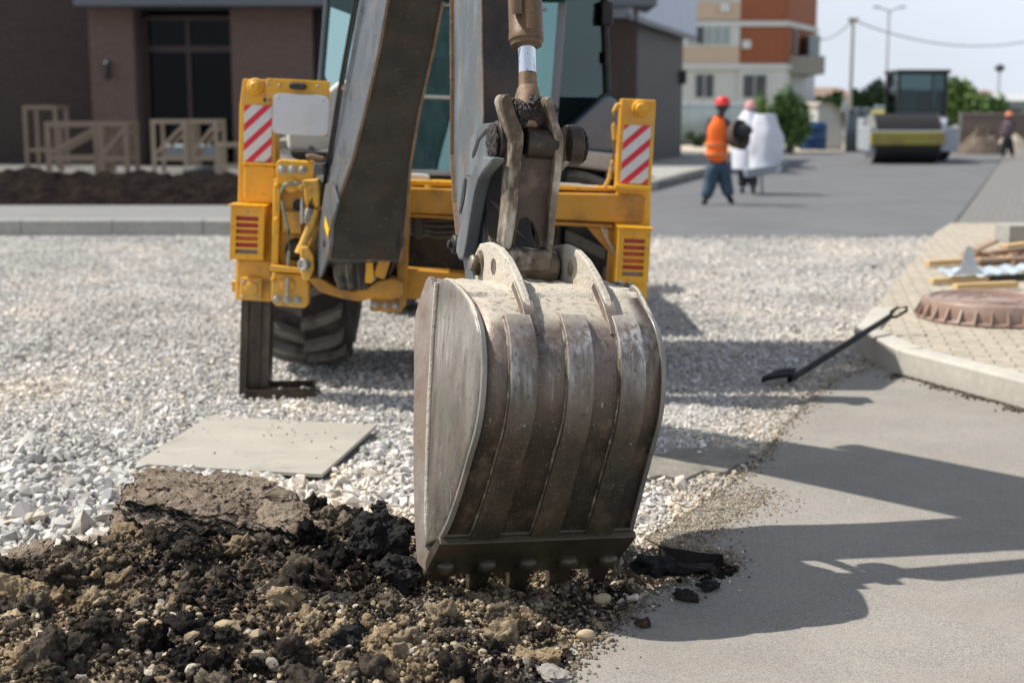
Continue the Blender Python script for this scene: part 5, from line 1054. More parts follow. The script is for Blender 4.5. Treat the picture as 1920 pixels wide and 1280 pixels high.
def person(y, J, label, mats, helmet=None, vest=None, trousers=None, scale=1., boots=darkc, group=None, coat=None, arms=True):
    """J: joints as pixel positions (x, y, depth offset)"""
    def q(k): v = J[k]; return Y(v[0], v[1], y + (v[2] if len(v) > 2 else 0))
    base = (q('fl') + q('fr')) / 2; base.z = 0; T = thing('person', base, label, 'person', group)
    names = ['pelvis', 'waist', 'chest', 'neck', 'head', 'crown', 'shl', 'ell', 'hal', 'shr', 'elr', 'har', 'hil', 'knl', 'fl', 'tol', 'hir', 'knr', 'fr', 'tor']
    V = [q(n) for n in names]; Ed = [(0, 1), (1, 2), (2, 3), (3, 4), (4, 5), (2, 6), (6, 7), (7, 8), (2, 9), (9, 10), (10, 11), (0, 12), (12, 13), (13, 14), (14, 15), (0, 16), (16, 17), (17, 18), (18, 19)]
    R = [.135, .13, .15, .055, .085, .07, .065, .05, .038, .065, .05, .038, .09, .065, .045, .04, .09, .065, .045, .04]
    # five fingers at each hand, slightly curled
    for h, e in ((8, 7), (11, 10)):
        d = (V[h] - V[e]).normalized(); s = d.cross(Yv).normalized() if abs(d.y) < .9 else Xv
        for k in range(4):
            V += [V[h] + s * (k - 1.5) * .022 + d * .07, V[h] + s * (k - 1.5) * .024 + d * (.13 - .01 * abs(k - 1.5)) + Yv * -.02]; R += [.011, .009]; n_ = len(V); Ed += [(h, n_ - 2), (n_ - 2, n_ - 1)]
        V += [V[h] - s * .055 + d * .03, V[h] - s * .065 + d * .07]; R += [.012, .010]; n_ = len(V); Ed += [(h, n_ - 2), (n_ - 2, n_ - 1)]
    R = [r * scale for r in R]; skinned('body', V, Ed, R, mats['skin'], T)
    hd = V[4]
    if trousers: skinned('trousers', [V[0] + Zv * .08, V[12], V[13], V[14] + Zv * .04, V[16], V[17], V[18] + Zv * .04, V[0]], [(0, 7), (7, 1), (1, 2), (2, 3), (7, 4), (4, 5), (5, 6)], [.18 * scale, .15 * scale, .125 * scale, .10 * scale, .15 * scale, .125 * scale, .10 * scale, .19 * scale], trousers, T)
    for a, b in ((14, 15), (18, 19)): skinned('boot', [V[a] + Zv * .06, V[a] - Zv * .0, V[b]], [(0, 1), (1, 2)], [.06 * scale, .055 * scale, .045 * scale], boots, T)
    if vest: skinned('vest' if vest is vestm else 'jacket', [V[0] - Zv * .06, V[1], V[2] + Zv * .02, V[3] - Zv * .05, V[6] * .85 + V[2] * .15, V[9] * .85 + V[2] * .15], [(0, 1), (1, 2), (2, 3), (2, 4), (2, 5)], [.20 * scale, .19 * scale, .20 * scale, .15 * scale, .115 * scale, .115 * scale], vest, T)
    if coat:
        for a, b, c in ((6, 7, 8), (9, 10, 11)): skinned('sleeve', [V[a], V[b], V[b].lerp(V[c], .8)], [(0, 1), (1, 2)], [.085 * scale, .068 * scale, .055 * scale], coat, T)
    if helmet:
        c = hd + Zv * .05; mb = MB().tubeax(c, Zv, [(r0_, r1_ * min(1, scale)) for r0_, r1_ in [(-.02, .15), (0, .125), (.05, .12), (.09, .098), (.115, .05), (.12, .01)]], 24); mb.build('helmet', helmet, T, origin=None)
    mb = MB(); mb.ball(hd + Vector((0, .0, .015)), .105, .92, 1.0, 1.15, 20); mb.ball(hd + Vector((-.105, 0, 0)), .022, .5, 1, 1.4, 10); mb.ball(hd + Vector((.105, 0, 0)), .022, .5, 1, 1.4, 10); mb.ball(hd + Vector((0, .105, 0)), .02, .7, 1, 1.3, 10)
    mb.build('head_hair', darkc, T) if helmet is None else mb.build('hair', shirt, T); return T
P1 = person(23.9, dict(pelvis=(1346, 305), waist=(1344, 272), chest=(1343, 240), neck=(1352, 216), head=(1355, 200), crown=(1355, 190), shl=(1329, 226), ell=(1326, 258, -.05), hal=(1334, 284, .18), shr=(1362, 228), elr=(1376, 250, .0), har=(1384, 268, .05), hil=(1338, 312), knl=(1332, 345, .05), fl=(1322, 378), tol=(1319, 383, .16), hir=(1355, 312), knr=(1360, 342, .1), fr=(1368, 374), tor=(1374, 379, .15)),
    'worker in an orange vest and red helmet walking away, carrying a dark round basket', dict(skin=shirt), redh, vestm, jean, 1.0)
ves = P1
wb_ = Y(1344, 278, 23.9)
for py, t_ in ((270, .205), (288, .215)):
    c = Y(1344.5, py, 23.9); MB().tubeax(c, Zv, [(-.02, t_ * 1.03), (.02, t_ * 1.03)], 28).build('reflective_band', vestb, P1)
bk = thing('round_basket', Y(1388, 252, 23.75), 'dark round basket held under the arm of the worker in orange', 'basket')
c = Y(1388, 253, 23.75); MB().tubeax(c, Vector((.75, -.75, .15)), [(-.16, .13), (-.13, .20), (0, .245), (.02, .255), (.02, .235), (-.02, .22), (-.11, .17), (-.13, .02)], 32).build('shell', nmat('dark_rubber_basket', (.05, .04, .036), .7, 0, [((.17, .11, .08), 5, .4, .6, .8)]), bk)
MB().ball(c + Vector((.02, 0, .07)), .19, 1, .5, .6, 16).build('contents', darkc, bk)
P2 = person(27.2, dict(pelvis=(1402, 290), waist=(1402, 265), chest=(1402, 238), neck=(1406, 216), head=(1407, 206), crown=(1407, 196), shl=(1392, 226), ell=(1388, 252), hal=(1398, 270, -.2), shr=(1418, 228), elr=(1424, 252), har=(1430, 262, .1), hil=(1396, 300), knl=(1394, 328), fl=(1392, 356), tol=(1391, 360, .15), hir=(1409, 300), knr=(1411, 328), fr=(1412, 356), tor=(1413, 360, .15)),
    'worker dressed in white with a red cap, standing beside a big white sack', dict(skin=whitec), nmat('faded_red_cap', (.55, .27, .26), .6), whitec, darkc, .9)
# long white overall
mb = MB(); mb.tubeax(Y(1402, 318, 27.2), Zv, [(0, .22), (.02, .30), (.3, .30), (.6, .27), (.95, .20), (1.15, .08)], 28); 
o = mb.build('overall', whitec, P2, rough=(.08, .25))
sk = thing('white_sack', Y(1434, 316, 27.0), 'big creased white sack carried beside the white-clad worker', 'sack')
rows = []
for j in range(13):
    t = j / 12; py = 214 + t * 108; wd = (18 + 12 * min(1, t * 3)) * (1 - .12 * max(0, t - .8) * 5 * .3); cx_ = 1434 + 3 * math.sin(t * 3)
    rows.append((cx_, py, wd))
mb = MB(); bm = mb.bm; rr = []
for cx_, py, wd in rows:
    c = Y(cx_, py, 26.9); rx_ = wd / FPX * 26.9; rr.append([bm.verts.new(c + Vector((math.cos(a) * rx_ * (1 + .07 * math.sin(a * 5 + py * .06)), math.sin(a) * rx_ * .75 * (1 + .1 * math.cos(a * 4)), 0))) for a in [2 * math.pi * k / 28 for k in range(28)]])
for a, b in zip(rr[:-1], rr[1:]):
    for k in range(28): bm.faces.new((a[k], a[(k + 1) % 28], b[(k + 1) % 28], b[k]))
bm.faces.new(rr[0]); bm.faces.new(rr[-1][::-1]); mb.build('cloth', whitec, sk, rough=(.10, .22))
br_ = thing('hand_barrow', (Y(1440, 335, 26.6).x, 26.6, 0), 'low grey hand barrow with one wheel under the white sack', 'barrow')
MB().prism([Y(x, y, 26.6) for x, y in [(1398, 318), (1466, 306), (1450, 326), (1402, 334)]], (0, .5, 0)).build('tray', greym, br_, .02)
MB().bar(Y(1440, 318, 26.8), Y(1476, 303, 26.8), .05, .05).build('handle', greym, br_)
MB().tubeax(Y(1412, 344, 26.6) + Vector((0, .2, 0)), Xv, [(0, .1), (.01, .16), (.06, .16), (.07, .1)], 20).build('wheel', black, br_); MB().bar(Y(1428, 328, 26.8), Vector((Y(1430, 340, 26.8).x, 26.8, .0)), .04, .04).build('leg', greym, br_)
P3 = person(47.5, dict(pelvis=(1889, 258), waist=(1889, 247), chest=(1891, 234), neck=(1892, 225), head=(1892, 219), crown=(1892, 214), shl=(1883, 230), ell=(1880, 242), hal=(1877, 252, -.1), shr=(1900, 230), elr=(1903, 242), har=(1899, 250, -.1), hil=(1885, 262), knl=(1882, 278), fl=(1881, 291), tol=(1879, 294, -.1), hir=(1892, 262), knr=(1895, 277), fr=(1898, 291), tor=(1900, 294, -.1)),
    'distant worker in muted clothes and an orange cap near the right edge', dict(skin=greyc), nmat('orange_cap', (.7, .22, .1), .6), greyc, darkc, .95)
# ------------------------------------------------------------------ things on the pavement and gravel
ppl = nmat('brown_plastic', (.29, .195, .155), .45, 0, [((.38, .29, .24), 8, .45, .7, .7), ((.14, .09, .07), 20, .55, .7, .5)], [(60, .2, .003)], .08)
pc = (G(1712, 600, .15) + Vector((.62, .02, 0))); pc.z = .152
MH = thing('manhole_ring', pc, 'round brown plastic manhole cover with ribbed rim lying on the pavement', 'manhole cover')
rM = .52; pc = Vector((3.27, 9.50, .152)); MH.location = pc; WL[MH.name] = pc
MB().tubeax(pc, Zv, [(0, rM * .96), (0, rM * 1.03), (.018, rM * 1.03), (.02, rM * .965), (.115, rM * .955), (.135, rM * .93), (.135, rM * .86), (.118, rM * .84), (.118, .01)], 16).build('cover', ppl, MH, .006)
for k in range(32):
    t = 2 * math.pi * k / 32; d = Vector((math.cos(t), math.sin(t), 0)); tn = Vector((-d.y, d.x, 0)); b = pc + d * rM * .95
    MB().prism([b + Zv * .018 - tn * .006, b + d * .05 + Zv * .018 - tn * .006, b + Zv * .105 - tn * .006], tn * .012).build('rib', ppl, MH)
for k in range(3):
    MB().tube([pc + Zv * .121 + Vector((math.cos(t * .19635), math.sin(t * .19635), 0)) * rM * (.3 + .2 * k) for t in range(33)], .006, 6).build('raised_ring', ppl, MH)
# shovel
SV = thing('shovel', G(1480, 715), 'black shovel with a looped grip leaning from the gravel onto the kerb', 'shovel')
bl0 = G(1490, 706, .05); hd_ = Y(1668, 594, 8.75); dS = (hd_ - bl0).normalized()
blackp = nmat('black_painted_metal', (.006, .006, .006), .6, .2, [((.06, .05, .045), 12, .5, .7, .6)])
MB().tube([bl0 - dS * .06, bl0, hd_], [.017, .019, .018], 14).build('shaft', blackp, SV)
g0 = hd_; g1 = Y(1700, 578, 8.78); gs = Vector((.1, .99, 0)).normalized()
MB().tube([g0, Y(1672, 583, 8.75), Y(1682, 577, 8.76), Y(1701, 576, 8.8), Y(1700, 582, 8.72), Y(1680, 594, 8.74), g0], .010, 10).build('grip', blackp, SV)
tipS = G(1428, 718, .03); sd = Vector((.25, 1, 0)).normalized(); rows = []
for j in range(8):
    t = j / 7; c = bl0.lerp(tipS, t); wv = .10 * (1 - max(0, t - .55) ** 1.5 * 2.6); rows.append([c + sd * wv * (k / 4 - 1) + Zv * (.03 * abs(k / 4 - 1) ** 2 + .01 * math.sin(t * 3)) for k in range(9)])
o = MB().sheet(rows).build('blade', blackp, SV, solid=.004)
# corrugated sheet, timbers, pallet, concrete block
def beam(p, q, w, t, mat, label, name='timber_beam', grp='loose timbers on the pavement'):
    o = MB().bar(p, q, w, t, Yv).build(name, mat, None, .004); o_ = tag(o, label, 'timber', grp); return o
pine = nmat('fresh_pine', (.62, .43, .20), .75, 0, [((.5, .33, .15), 8, .4, .7, .6, (.2, 1, 1))], [], 0); oldw = nmat('weathered_plank', (.36, .24, .17), .8, 0, [((.25, .17, .12), 6, .4, .7, .6, (.3, 1, 1))], [], 0)
beam(G(1738, 494, .19), G(1905, 484, .19), .05, .06, pine, 'yellow pine batten sticking out left beyond the corrugated sheet, farther one')
beam(G(1746, 527, .18), G(1850, 522, .18), .04, .06, pine, 'yellow pine batten end peeping out left under the corrugated sheet')
beam(G(1790, 538, .19), G(1905, 533, .19), .05, .07, pine, 'pale pine batten lying in front of the corrugated sheet')
PLt = thing('timber_pallet', G(1880, 480, .15), 'broken brown timber pallet under a grey concrete block', 'pallet')
for i, (a, b) in enumerate((((1822, 468), (2010, 458)), ((1830, 480), (2010, 472)))):
    MB().bar(G(a[0], a[1] + 8, .24), G(b[0], b[1] + 8, .24), .10, .03, Zv).build('deck_board', oldw, PLt, .003)
for px in (1835, 1900, 1965): MB().box(G(px, 492, .15) + Zv * .045, .12, .5, .08, .1).build('block', oldw, PLt, .003)
MB().bar(G(1825, 470, .30), G(1895, 438, .31), .08, .025, Zv).build('deck_board', oldw, PLt, .003); MB().bar(G(1850, 473, .29), G(2000, 455, .30), .10, .025, Zv).build('deck_board', oldw, PLt, .003)
MB().bar(G(1880, 462, .32), G(2000, 446, .33), .09, .025, Zv).build('deck_board', pine, PLt, .003)
cbk = G(1915, 452, .34); tag(MB().box(cbk + Vector((.25, .2, .06)), .75, .35, .17, .05).build('concrete_block', conc, None, .01), 'grey concrete block lying on the broken pallet', 'concrete block')
CS = thing('corrugated_sheet', G(1850, 515, .2), 'crumpled pale blue corrugated metal sheet with one upturned corner', 'metal sheet')
rows = []
for j in range(13):
    v = j / 12; rows.append([])
    for i in range(81):
        u = i / 80; p = G(1782, 520, .21) * (1 - u) + G(2010, 508, .21) * u + Vector((.05, .55, 0)) * v
        z = .215 + .018 * math.sin(u * 46) * .6 + .02 * noise.noise(Vector((u * 6, v * 3, 0))); rows[-1].append(Vector((p.x, p.y, z)))
cmet = nmat('pale_blue_galvanised', (.58, .66, .72), .35, .35, [((.3, .34, .38), 6, .4, .7, .6)]); MB().sheet(rows).build('sheet', cmet, CS, solid=.003)  # base colour lightened so the upturned corner looks sunlit
MB().prism([Y(x, y, 11.35) for x, y in [(1783, 516), (1800, 502), (1806, 480), (1812, 462), (1819, 462), (1823, 480), (1828, 500), (1845, 514)]], (.02, .012, 0)).build('upturned_corner', cmet, CS, .003)
# board on the gravel
brd = nmat('grey_board', (.37, .35, .30), .8, 0, [((.30, .285, .25), 2.5, .4, .7, .7, (.4, 1, 1)), ((.43, .41, .35), 12, .5, .7, .5, (.3, 1, 1)), ((.22, .20, .17), 4, .55, .72, .6), ((.18, .16, .13), 45, .62, .7, .7)], [(40, .2, .003)], 0)
bp_ = [G(250, 868, .03), G(604, 888, .05), G(707, 795, .05), G(392, 779, .03)]
tag(MB().prism(bp_, -Zv * .016).build('plywood_board', brd, None, .002), 'flat grey plywood board lying on the gravel below the stabiliser', 'board')
# broken slab at the edge of the asphalt
sl_ = [G(x, y, .016) for x, y in [(1190, 858), (1212, 846), (1246, 849), (1262, 838), (1304, 842), (1330, 834), (1368, 838), (1384, 832), (1410, 845), (1402, 855), (1416, 862), (1380, 870), (1362, 883), (1322, 880), (1286, 896), (1240, 889), (1200, 898)]]
tag(MB().prism(sl_, -Zv * .06).build('broken_slab', nmat('dusty_slab', (.24, .222, .185), .95, 0, [((.14, .128, .105), 6, .4, .7, .8), ((.36, .33, .28), 40, .55, .7, .6)], [(60, 1, .008), (14, .8, .02)], 0), None, .006), 'thin dusty grey slab of broken surfacing just right of the bucket', 'slab')
# ------------------------------------------------------------------ stones, soil clods, pebbles
def proto(kind, seed):
    r_ = np.random.default_rng(seed); bm = bmesh.new()
    if kind in ('angular', 'pebble'):
        n = 15 if kind == 'angular' else 34
        p = r_.normal(size=(n, 3)); p /= np.linalg.norm(p, axis=1)[:, None]
        if kind == 'angular': p *= r_.uniform(.75, 1.1, n)[:, None]
        p *= np.array([1, r_.uniform(.62, .9), r_.uniform(.42, .7)])
        for q in p: bm.verts.new(q)
        res = bmesh.ops.convex_hull(bm, input=bm.verts)
        bmesh.ops.delete(bm, geom=[v for v in bm.verts if not v.link_faces], context='VERTS')
    else:
        sub = 4 if kind == 'clod' else 2
        bmesh.ops.create_icosphere(bm, subdivisions=sub, radius=1); off = Vector(r_.uniform(-50, 50, 3))
        for v in bm.verts:
            k = 1 + .62 * noise.fractal(v.co * 1.3 + off, 1, 2, 3) + .30 * noise.fractal(v.co * 4.2 + off, .7, 2, 4) + (.10 * noise.fractal(v.co * 13 + off, .7, 2, 3) if sub > 3 else 0); v.co *= k
            v.co.z *= .72
    bmesh.ops.triangulate(bm, faces=bm.faces); bm.verts.index_update()
    v = np.array([v.co[:] for v in bm.verts], np.float32); f = np.array([[q.index for q in t.verts] for t in bm.faces], np.int32); bm.free(); return v, f
def scatter(name, protos, pos, scl, col, mat, label, smooth, flat_=.0, seed=3):
    """many small stones as one mesh, each with its own turn, size and colour"""
    r_ = np.random.default_rng(seed); n = len(pos); which = r_.integers(0, len(protos), n); VV = []; FF = []; CC = []; base = 0
    yaw = r_.uniform(0, 2 * math.pi, n); tx = r_.normal(0, 1, n) * (1.2 - flat_); ty = r_.normal(0, 1, n) * (1.2 - flat_)
    for k, (v, f) in enumerate(protos):
        ix = np.nonzero(which == k)[0]
        if not len(ix): continue
        cz, sz = np.cos(yaw[ix]), np.sin(yaw[ix]); cx, sx = np.cos(tx[ix]), np.sin(tx[ix]); cy, sy = np.cos(ty[ix]), np.sin(ty[ix])
        Rz = np.zeros((len(ix), 3, 3)); Rz[:, 0, 0] = cz; Rz[:, 0, 1] = -sz; Rz[:, 1, 0] = sz; Rz[:, 1, 1] = cz; Rz[:, 2, 2] = 1
        Rx = np.zeros_like(Rz); Rx[:, 0, 0] = 1; Rx[:, 1, 1] = cx; Rx[:, 1, 2] = -sx; Rx[:, 2, 1] = sx; Rx[:, 2, 2] = cx
        Ry = np.zeros_like(Rz); Ry[:, 1, 1] = 1; Ry[:, 0, 0] = cy; Ry[:, 0, 2] = sy; Ry[:, 2, 0] = -sy; Ry[:, 2, 2] = cy
        R = Rz @ Rx @ Ry; q = np.einsum('nij,vj->nvi', R, v) * scl[ix][:, None, None] + pos[ix][:, None, :]
        VV.append(q.reshape(-1, 3)); FF.append((f[None] + (np.arange(len(ix)) * len(v))[:, None, None] + base).reshape(-1, 3)); CC.append(np.repeat(col[ix], len(f), 0)); base += len(ix) * len(v)
    V = np.concatenate(VV).astype(np.float32); F = np.concatenate(FF).astype(np.int32); Cc = np.concatenate(CC).astype(np.float32)
    me = bpy.data.meshes.new(name); me.vertices.add(len(V)); me.vertices.foreach_set('co', V.ravel()); me.loops.add(F.size); me.loops.foreach_set('vertex_index', F.ravel())
    me.polygons.add(len(F)); me.polygons.foreach_set('loop_start', np.arange(0, F.size, 3, dtype=np.int32)); me.update()
    me.polygons.foreach_set('use_smooth', np.full(len(F), smooth))
    at = me.attributes.new('tone', 'FLOAT_COLOR', 'FACE'); at.data.foreach_set('color', np.concatenate([Cc, np.ones((len(Cc), 1), np.float32)], 1).ravel())
    return tag(link_mesh(name, me, mat), label, None, None, 'stuff')
stonem = nmat('stone', (1, 1, 1), .9, 0, [((.30, .28, .25), 45, .55, .75, .4)], [(160, .35, .002)], 0, attr='tone', spec=.25)
clodm = nmat('soil_clod', (1, 1, 1), .97, 0, [((.20, .15, .095), 70, .56, .70, .45), ((.010, .008, .007), 30, .46, .64, .7)], [(110, 1, .006), (320, .8, .003)], 0, attr='tone', spec=.04)
ANG = [proto('angular', i) for i in range(14)]; PEB = [proto('pebble', 40 + i) for i in range(10)]; CLD = [proto('clod', 80 + i) for i in range(9)]; SML = [proto('small', 120 + i) for i in range(10)]
def pick(pal, n, r_, var=.12):
    pal = np.array(pal, float); c = pal[r_.integers(0, len(pal), n)]; return np.clip(c * (1 + r_.normal(0, var, (n, 1))), .004, .95)
GPAL = [(.52, .51, .49)] * 4 + [(.62, .61, .59)] * 4 + [(.42, .42, .41)] * 2 + [(.72, .71, .69)] * 2 + [(.58, .52, .43), (.34, .34, .34)]
BRD = [(p.x, p.y) for p in bp_]; SLB = [(p.x, p.y) for p in sl_]
def gravel_zone(n, y0, y1, hw, s0, s1, seed, edge=.03, big=0.):
    r_ = np.random.default_rng(seed); y = np.sqrt(r_.uniform(y0 ** 2, y1 ** 2, n)) if y1 < 9 else r_.uniform(y0, y1, n); x = r_.uniform(-1, 1, n) * (hw * y + .25)
    d1 = sdist(x, y, ASPH); d2 = sdist(x, y, SOIL); d3 = sdist(x, y, BRD); d4 = sdist(x, y, SLB)
    jit = r_.exponential(.05, n)
    ok = (d1 < edge + np.where(r_.uniform(0, 1, n) < .35, jit, 0) - .03) & (d2 < r_.exponential(.03, n)) & (d3 < -.012) & (d4 < r_.uniform(-.02, .10, n)) & (x < 2.2 + .36 * np.maximum(0, y - 8.9)) & (y < 17.62 + np.abs(jit) * 2.5) & ((x < 2.2) | (y > 8.9))
    x, y = x[ok], y[ok]; n = len(x); z, _ = height(x, y); s = r_.uniform(s0, s1, n) * np.exp(r_.normal(0, .30, n)) * np.where(r_.uniform(0, 1, n) < .03, 1.5, 1)
    inA = sdist(x, y, ASPH) > 0; z = np.where(inA, .018, z); s = np.where(inA, s * .6, s); s = np.where(sdist(x, y, ASPH) > -.10, s * r_.uniform(.5, 1, n), s)
    # finer stones to the right of the bucket
    s = np.where((x > .35) & (y < 8.2), s * .72, s); s = s * (1 + .35 * sstep(-x, .3, 1.2) * (1 - sstep(y, 5.2, 6.6)))
    zz = z + s * .25 + r_.uniform(0, .5, n) * s; col = pick(GPAL, n, r_, .18) * .96
    w = np.array([fbm(a, b, .9, 2, 9.) for a, b in zip(x, y)]); col *= (1 + .16 * np.clip(w * 2, -1, 1))[:, None]; warm = .12 + np.clip((w - .1) * 1.6, 0, 1) * .35 + np.clip(1 - np.abs(sdist(x, y, ASPH) + .05) / .35, 0, 1) * .55 * (x > .6)
    warm = np.clip(warm + np.clip(1 - np.abs(d2[ok]) / .3, 0, 1) * .6, 0, .9)[:, None]; col = col * (1 - warm) + col * np.array([1.05, .88, .66]) * warm
    return np.stack([x, y, zz], 1), s, col
a = gravel_zone(50000, 4.15, 6.4, .40, .0085, .0200, 1); b = gravel_zone(90000, 6.4, 9.3, .40, .006, .0135, 2)
c = gravel_zone(150000, 9.3, 17.7, .40, .007, .0125, 5)
scatter('gravel', ANG, *[np.concatenate(q) for q in zip(a, b, c)], stonem, 'pale grey crushed gravel covering the site', False, .55)
# soil
def in_soil(n, seed, lo=0., xr=(-2.3, .8), yr=(3.4, 5.1)):
    r_ = np.random.default_rng(seed); x = r_.uniform(*xr, n); y = r_.uniform(*yr, n); d = sdist(x, y, SOIL); ok = d > lo + r_.normal(0, .02, n); return x[ok], y[ok], r_
def field(x, y, s, z): return np.array([fbm(a, b, s, 3, z) for a, b in zip(x, y)])
def soil_col(x, y, r_):
    f1 = field(x, y, 2.6, 1.); f2 = field(x, y, 3.1, 8.); n = len(x)
    brown = pick([(.058, .048, .038), (.036, .031, .026), (.108, .089, .069), (.145, .12, .09)], n, r_, .2); black = pick([(.009, .008, .008), (.016, .014, .014)], n, r_, .2); tan = pick([(.27, .20, .125), (.22, .165, .105), (.33, .26, .17)], n, r_, .15)
    # more tan beneath and right of the teeth, more black just left of the bucket
    g = np.exp(-((x - .12) ** 2 / .14 + (y - 4.35) ** 2 / .13)) * 1.0 + np.exp(-((x + .6) ** 2 / .6 + (y - 3.65) ** 2 / .03)) * .35 + np.exp(-((x + 1.4) ** 2 / .08 + (y - 3.9) ** 2 / .06)) * .4
    k = np.exp(-((x + .45) ** 2 / .06 + (y - 4.45) ** 2 / .12)) * .6
    u = r_.uniform(-.35, .35, n); c = brown.copy(); m1 = (f1 + u + g) > .42; m2 = (f2 + u + k - g * .7) > .26; c[m2] = black[m2]; c[m1] = tan[m1]; return c, g
x, y, r_ = in_soil(2400, 21, .03); z, _ = height(x, y); s = .006 + .012 * r_.pareto(2.2, len(x)).clip(0, 3.4); col, g = soil_col(x, y, r_); nb = ~((x > -.36) & (x < .50) & (y > 4.05) & (s > .009)); x, y, z, s, col = x[nb], y[nb], z[nb], s[nb], col[nb]
scatter('soil_clods', CLD, np.stack([x, y, z + s * .2], 1), s, col, clodm, 'dug-up clods of dark soil and broken surfacing', True, .5, 31)
x, y, r_ = in_soil(42000, 22, 0.); z, _ = height(x, y); s = r_.uniform(.002, .0075, len(x)) * np.exp(r_.normal(0, .35, len(x))); col, g = soil_col(x, y, r_)
P_a, S_a, C_a = np.stack([x, y, z + s * .4], 1), s, col
# crumbs in the hole and along the broken edge
r_ = np.random.default_rng(77); t = r_.uniform(0, 1, 1500); hx = np.interp(t, [0, .3, .6, 1], [.38, .46, .56, .66]) + r_.normal(0, .045, 1500); hy = np.interp(t, [0, .3, .6, 1], [4.52, 4.50, 4.50, 4.50]) + r_.normal(0, .032, 1500)
z, _ = height(hx, hy); z = np.where(sdist(hx, hy, ASPH) > 0, .018, z); s = r_.uniform(.003, .011, 1500); cc = pick([(.016, .015, .015), (.022, .018, .016), (.05, .038, .03)], 1500, r_, .2)
P_b, S_b, C_b = np.stack([hx, hy, z + s * .3], 1), s, cc
# loose fines drifting onto the asphalt
m = 5000; t = r_.uniform(0, 1, m); k = r_.integers(0, 18, m); A_ = np.array(ASPH); p0 = A_[k]; p1 = A_[k + 1]; px_ = p0 + (p1 - p0) * t[:, None]; sp_ = r_.exponential(.045, m) * .6 * r_.choice([-1, 1], m); ang_ = r_.uniform(0, 6.28, m); px_ = px_ + np.stack([np.cos(ang_), np.sin(ang_)], 1) * np.abs(sp_)[:, None]
z, _ = height(px_[:, 0], px_[:, 1]); z = np.where(sdist(px_[:, 0], px_[:, 1], ASPH) > 0, .018, z); s = r_.uniform(.0015, .0065, m); cc = pick([(.34, .29, .22), (.42, .38, .31), (.28, .24, .18), (.36, .28, .19)], m, r_, .15); cc[px_[:, 1] < 4.6] *= .75
m2 = 4200; tt = r_.uniform(0, 1, m2); qx = np.interp(tt, [0, .5, 1], [.46, .62, 1.0]) + r_.normal(0, .07, m2); qy = np.interp(tt, [0, .5, 1], [4.62, 4.95, 5.5]) + r_.normal(0, .09, m2)
zz_, _ = height(qx, qy); zz_ = np.where(sdist(qx, qy, ASPH) > 0, .018, zz_); ss_ = r_.uniform(.0012, .0048, m2); px_ = np.concatenate([px_, np.stack([qx, qy], 1)]); z = np.concatenate([z, zz_]); s = np.concatenate([s, ss_]); cc = np.concatenate([cc, pick([(.38, .33, .26), (.44, .40, .33), (.30, .25, .19), (.42, .33, .24)], m2, r_, .12)])
P_c, S_c, C_c = np.stack([px_[:, 0], px_[:, 1], z + s * .3], 1), s, cc
t = r_.uniform(0, 1, 1500) ** .9; ka = np.array([K2.x, K2.y]); kb = np.array([K3.x, K3.y]); q = ka + (kb - ka) * t[:, None]; nr = np.array([-(kb - ka)[1], (kb - ka)[0]]); nr = -nr / np.linalg.norm(nr) * np.sign(nr[0]); q = q + nr * (r_.exponential(.018, 1500)[:, None] * (1 + np.sin(t * 23)[:, None] * .6)) + nr * .004
s = r_.uniform(.002, .008, 1500); P_d = np.stack([q[:, 0], q[:, 1], .018 + s * .3], 1); S_d = s; C_d = pick([(.11, .095, .075), (.20, .17, .13), (.06, .05, .04)], 1500, r_, .2)
u = r_.uniform(.02, .98, (46, 2)) ** np.array([1, .5]); b4 = np.array([(p.x, p.y, p.z) for p in bp_]); q = (b4[0] * (1 - u[:, :1]) + b4[1] * u[:, :1]) * (1 - u[:, 1:]) + (b4[3] * (1 - u[:, :1]) + b4[2] * u[:, :1]) * u[:, 1:]
s = r_.uniform(.0015, .005, 46); q[:, 2] += s * .4; C_e = pick([(.45, .44, .41), (.30, .28, .25), (.34, .31, .26)], 46, r_, .15)
scatter('soil_crumbs', SML, np.concatenate([P_a, P_b, P_c, P_d, q]), np.concatenate([S_a, S_b, S_c, S_d, s]), np.concatenate([C_a, C_b, C_c, C_d, C_e]), clodm, 'fine crumbs of soil and asphalt', True, .3, 33)
# pebbles mixed with the soil
x, y, r_ = in_soil(11000, 23, .02); f = field(x, y, 3.3, 4.); g = np.exp(-((x - .15) ** 2 / .12 + (y - 4.2) ** 2 / .15)) * .9 + np.exp(-((x + .55) ** 2 / .9 + (y - 3.66) ** 2 / .035)) * 1.1
ok = (r_.uniform(0, 1, len(x)) < .14 + .75 * g + .5 * np.clip(f, 0, 1)); x, y = x[ok], y[ok]; z, _ = height(x, y); n = len(x); s = r_.uniform(.0035, .0115, n) * np.exp(r_.normal(0, .35, n)) * np.where(y < 3.95, 1.1, .85)
PPAL = [(.38, .29, .18), (.44, .35, .23), (.33, .255, .165), (.24, .21, .175), (.38, .31, .22), (.22, .165, .105), (.46, .41, .33)]
xa, ya_, ra = in_soil(5200, 24, -.04, (-.42, .62), (3.85, 4.75)); za, _ = height(xa, ya_); sa = ra.uniform(.0025, .008, len(xa)) * np.exp(ra.normal(0, .35, len(xa)))
scatter('pebbles', PEB[:6] + ANG[:7], np.stack([np.concatenate([x, xa]), np.concatenate([y, ya_]), np.concatenate([z + s * .35, za + sa * .4])], 1), np.concatenate([s, sa]), pick(PPAL, n + len(xa), r_, .12), stonem, 'tan rounded pebbles among the dug soil', False, .5, 35)
